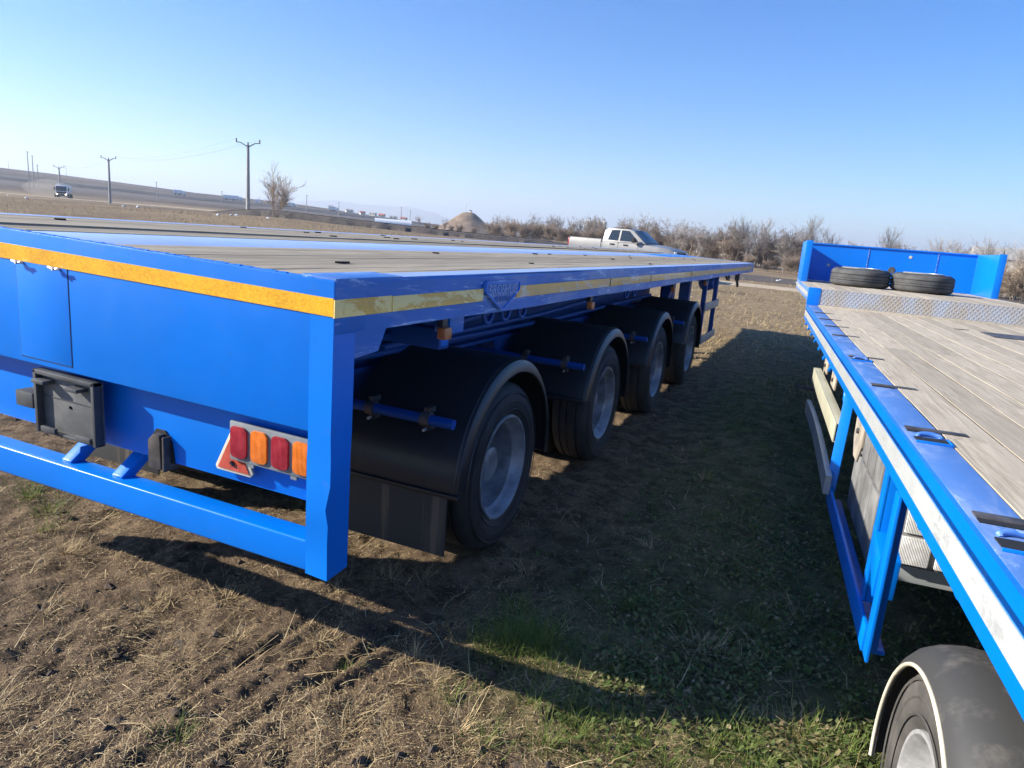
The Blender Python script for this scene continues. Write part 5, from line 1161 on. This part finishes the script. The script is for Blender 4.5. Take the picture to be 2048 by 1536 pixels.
# small weed leaves in the lane
def leaves(name, x, y, size, tint, mat, label, cat, rise=0.031):
    n = len(x); z = terrain(x, y)+0.004+rise*rng.random(n); az = rng.uniform(0, 6.28, n); tl = rng.normal(0, 0.5, n)
    h = np.stack([np.cos(az)*np.cos(tl), np.sin(az)*np.cos(tl), np.sin(tl)], 1); s = np.stack([-np.sin(az), np.cos(az), rng.normal(0, 0.35, n)], 1)
    P = np.stack([x, y, z], 1); L = size[:, None]
    V = np.stack([P, P+h*L*0.45-s*L*0.30, P+h*L, P+h*L*0.45+s*L*0.30], 1).reshape(-1, 3); F = (np.arange(n)*4)[:, None]+np.array([[0, 1, 2, 3]])
    me = bpy.data.meshes.new(name); me.vertices.add(len(V)); me.vertices.foreach_set('co', V.ravel()); me.loops.add(F.size); me.loops.foreach_set('vertex_index', F.ravel())
    me.polygons.add(n); me.polygons.foreach_set('loop_start', np.arange(n)*4); me.update(calc_edges=True)
    at = me.attributes.new('tint', 'FLOAT', 'POINT'); at.data.foreach_set('value', np.repeat(tint, 4).astype(np.float32))
    return tag(mesh_obj(name, me, mat), label, cat, kind='stuff')
N = 120000; x, y, r = scatter(N, 1.4, 15, -40, 40); k = (rng.random(N) < lane(x, y)*np.clip((fbm(x/0.3, y/0.3, 3, 150)-0.34)*4, 0.1, 1)) & keep_clear(x, y); x, y, r = x[k], y[k], r[k]; n = len(x)
leaves('low_weeds', x, y, rng.uniform(0.010, 0.026, n)*(1+r/12), rng.beta(1.6, 1.8, n), M['weed'], 'low leafy weeds carpeting the shaded lane between the trailers', 'weeds')
# fine chaff
N = 220000; x, y, r = scatter(N, 1.2, 9, power=0.9); k = (rng.random(N) < np.clip((fbm(x/0.22, y/0.22, 3, 160)-0.32)*3.5, 0.1, 1)) & keep_clear(x, y); x, y, r = x[k], y[k], r[k]; n = len(x)
leaves('chaff', x, y, rng.uniform(0.003, 0.009, n), 0.8*rng.beta(1.8, 2.2, n), M['straw'], 'fine chaff and crumbled straw scattered on the mud', 'chaff', 0.0)
# far stubble along the lane and field edge
N = 60000; x, y, r = scatter(N, 8, 60, -25, 70, 1.0); k = fbm(x/1.5, y/1.5, 3, 170) > 0.42; x, y, r = x[k], y[k], r[k]; n = len(x)
blades('field_stubble', x, y, rng.uniform(0, 6.28, n), np.clip(rng.normal(0.6, 0.2, n), 0.1, 1), rng.uniform(0.05, 0.14, n)*(1+r/60), rng.uniform(0.004, 0.009, n)*(1+r/25), rng.normal(0.2, 0.2, n), rng.uniform(0.2, 0.9, n), M['straw'], 'dry stubble covering the open field', 'stubble')
# clods of soil
N = 2600; x, y, r = scatter(N, 1.2, 12); k = (rng.random(N) < 1-0.9*lane(x, y)) & keep_clear(x, y); x, y = x[k], y[k]; n = len(x); z = terrain(x, y); V = []; F = []
for i in range(n):
    s = 0.006+0.022*rng.random()**3; b = len(V); q = rng.uniform(0.6, 1.2, (6, 3))*s
    for d_, qq in zip(((1, 0, 0), (-1, 0, 0), (0, 1, 0), (0, -1, 0), (0, 0, 1), (0, 0, -1)), q): V.append((x[i]+d_[0]*qq[0], y[i]+d_[1]*qq[1], z[i]+0.002+d_[2]*qq[2]*0.7))
    for a_, b_, c_ in ((0, 2, 4), (2, 1, 4), (1, 3, 4), (3, 0, 4), (2, 0, 5), (1, 2, 5), (3, 1, 5), (0, 3, 5)): F.append((b+a_, b+b_, b+c_))
tag(MB().add(V, F).build('soil_clods', M['clod'] if 'clod' in M else soil('soil_clod', (0.07, 0.05, 0.036), (0.16, 0.12, 0.085), 20), smooth=60), 'small clods of brown soil on the muddy ground', 'soil', kind='stuff')

# ------------------------------------------------------------------ dust and haze
def volume_mat(name, dens, colr, aniso=0.3):
    m = bpy.data.materials.new(name); m.use_nodes = True; t = m.node_tree; t.nodes.clear()
    o = t.nodes.new('ShaderNodeOutputMaterial'); v = t.nodes.new('ShaderNodeVolumePrincipled'); t.links.new(v.outputs[0], o.inputs['Volume'])
    v.inputs['Color'].default_value = (*colr, 1); v.inputs['Density'].default_value = dens; v.inputs['Anisotropy'].default_value = aniso; return m
dxp, dyp = polar(57.2, 222)
mb = MB(); prof = [(-11, 0.01), (-8, 1.6), (-2, 2.6), (5, 1.8), (9, 0.8), (11, 0.01)]
mb.lathe(prof, axis='y', n=18); du = mb.build('dust_cloud', volume_mat('dust', 0.05, (0.75, 0.68, 0.58)), smooth=60)
du.location = (dxp, dyp, gz(dxp, dyp)+1.9); du.rotation_euler = (0, 0, R(56+30)); tag(du, 'pale dust trailing behind the dump truck on the track', 'dust', kind='stuff')
hz = MB().box((-7800, -1400, -12), (5200, 7800, 195)).build('haze', volume_mat('haze_air', 0.00040, (0.80, 0.88, 1.0), 0.2)); tag(hz, 'thin pale haze over the distant fields', 'haze', kind='stuff')
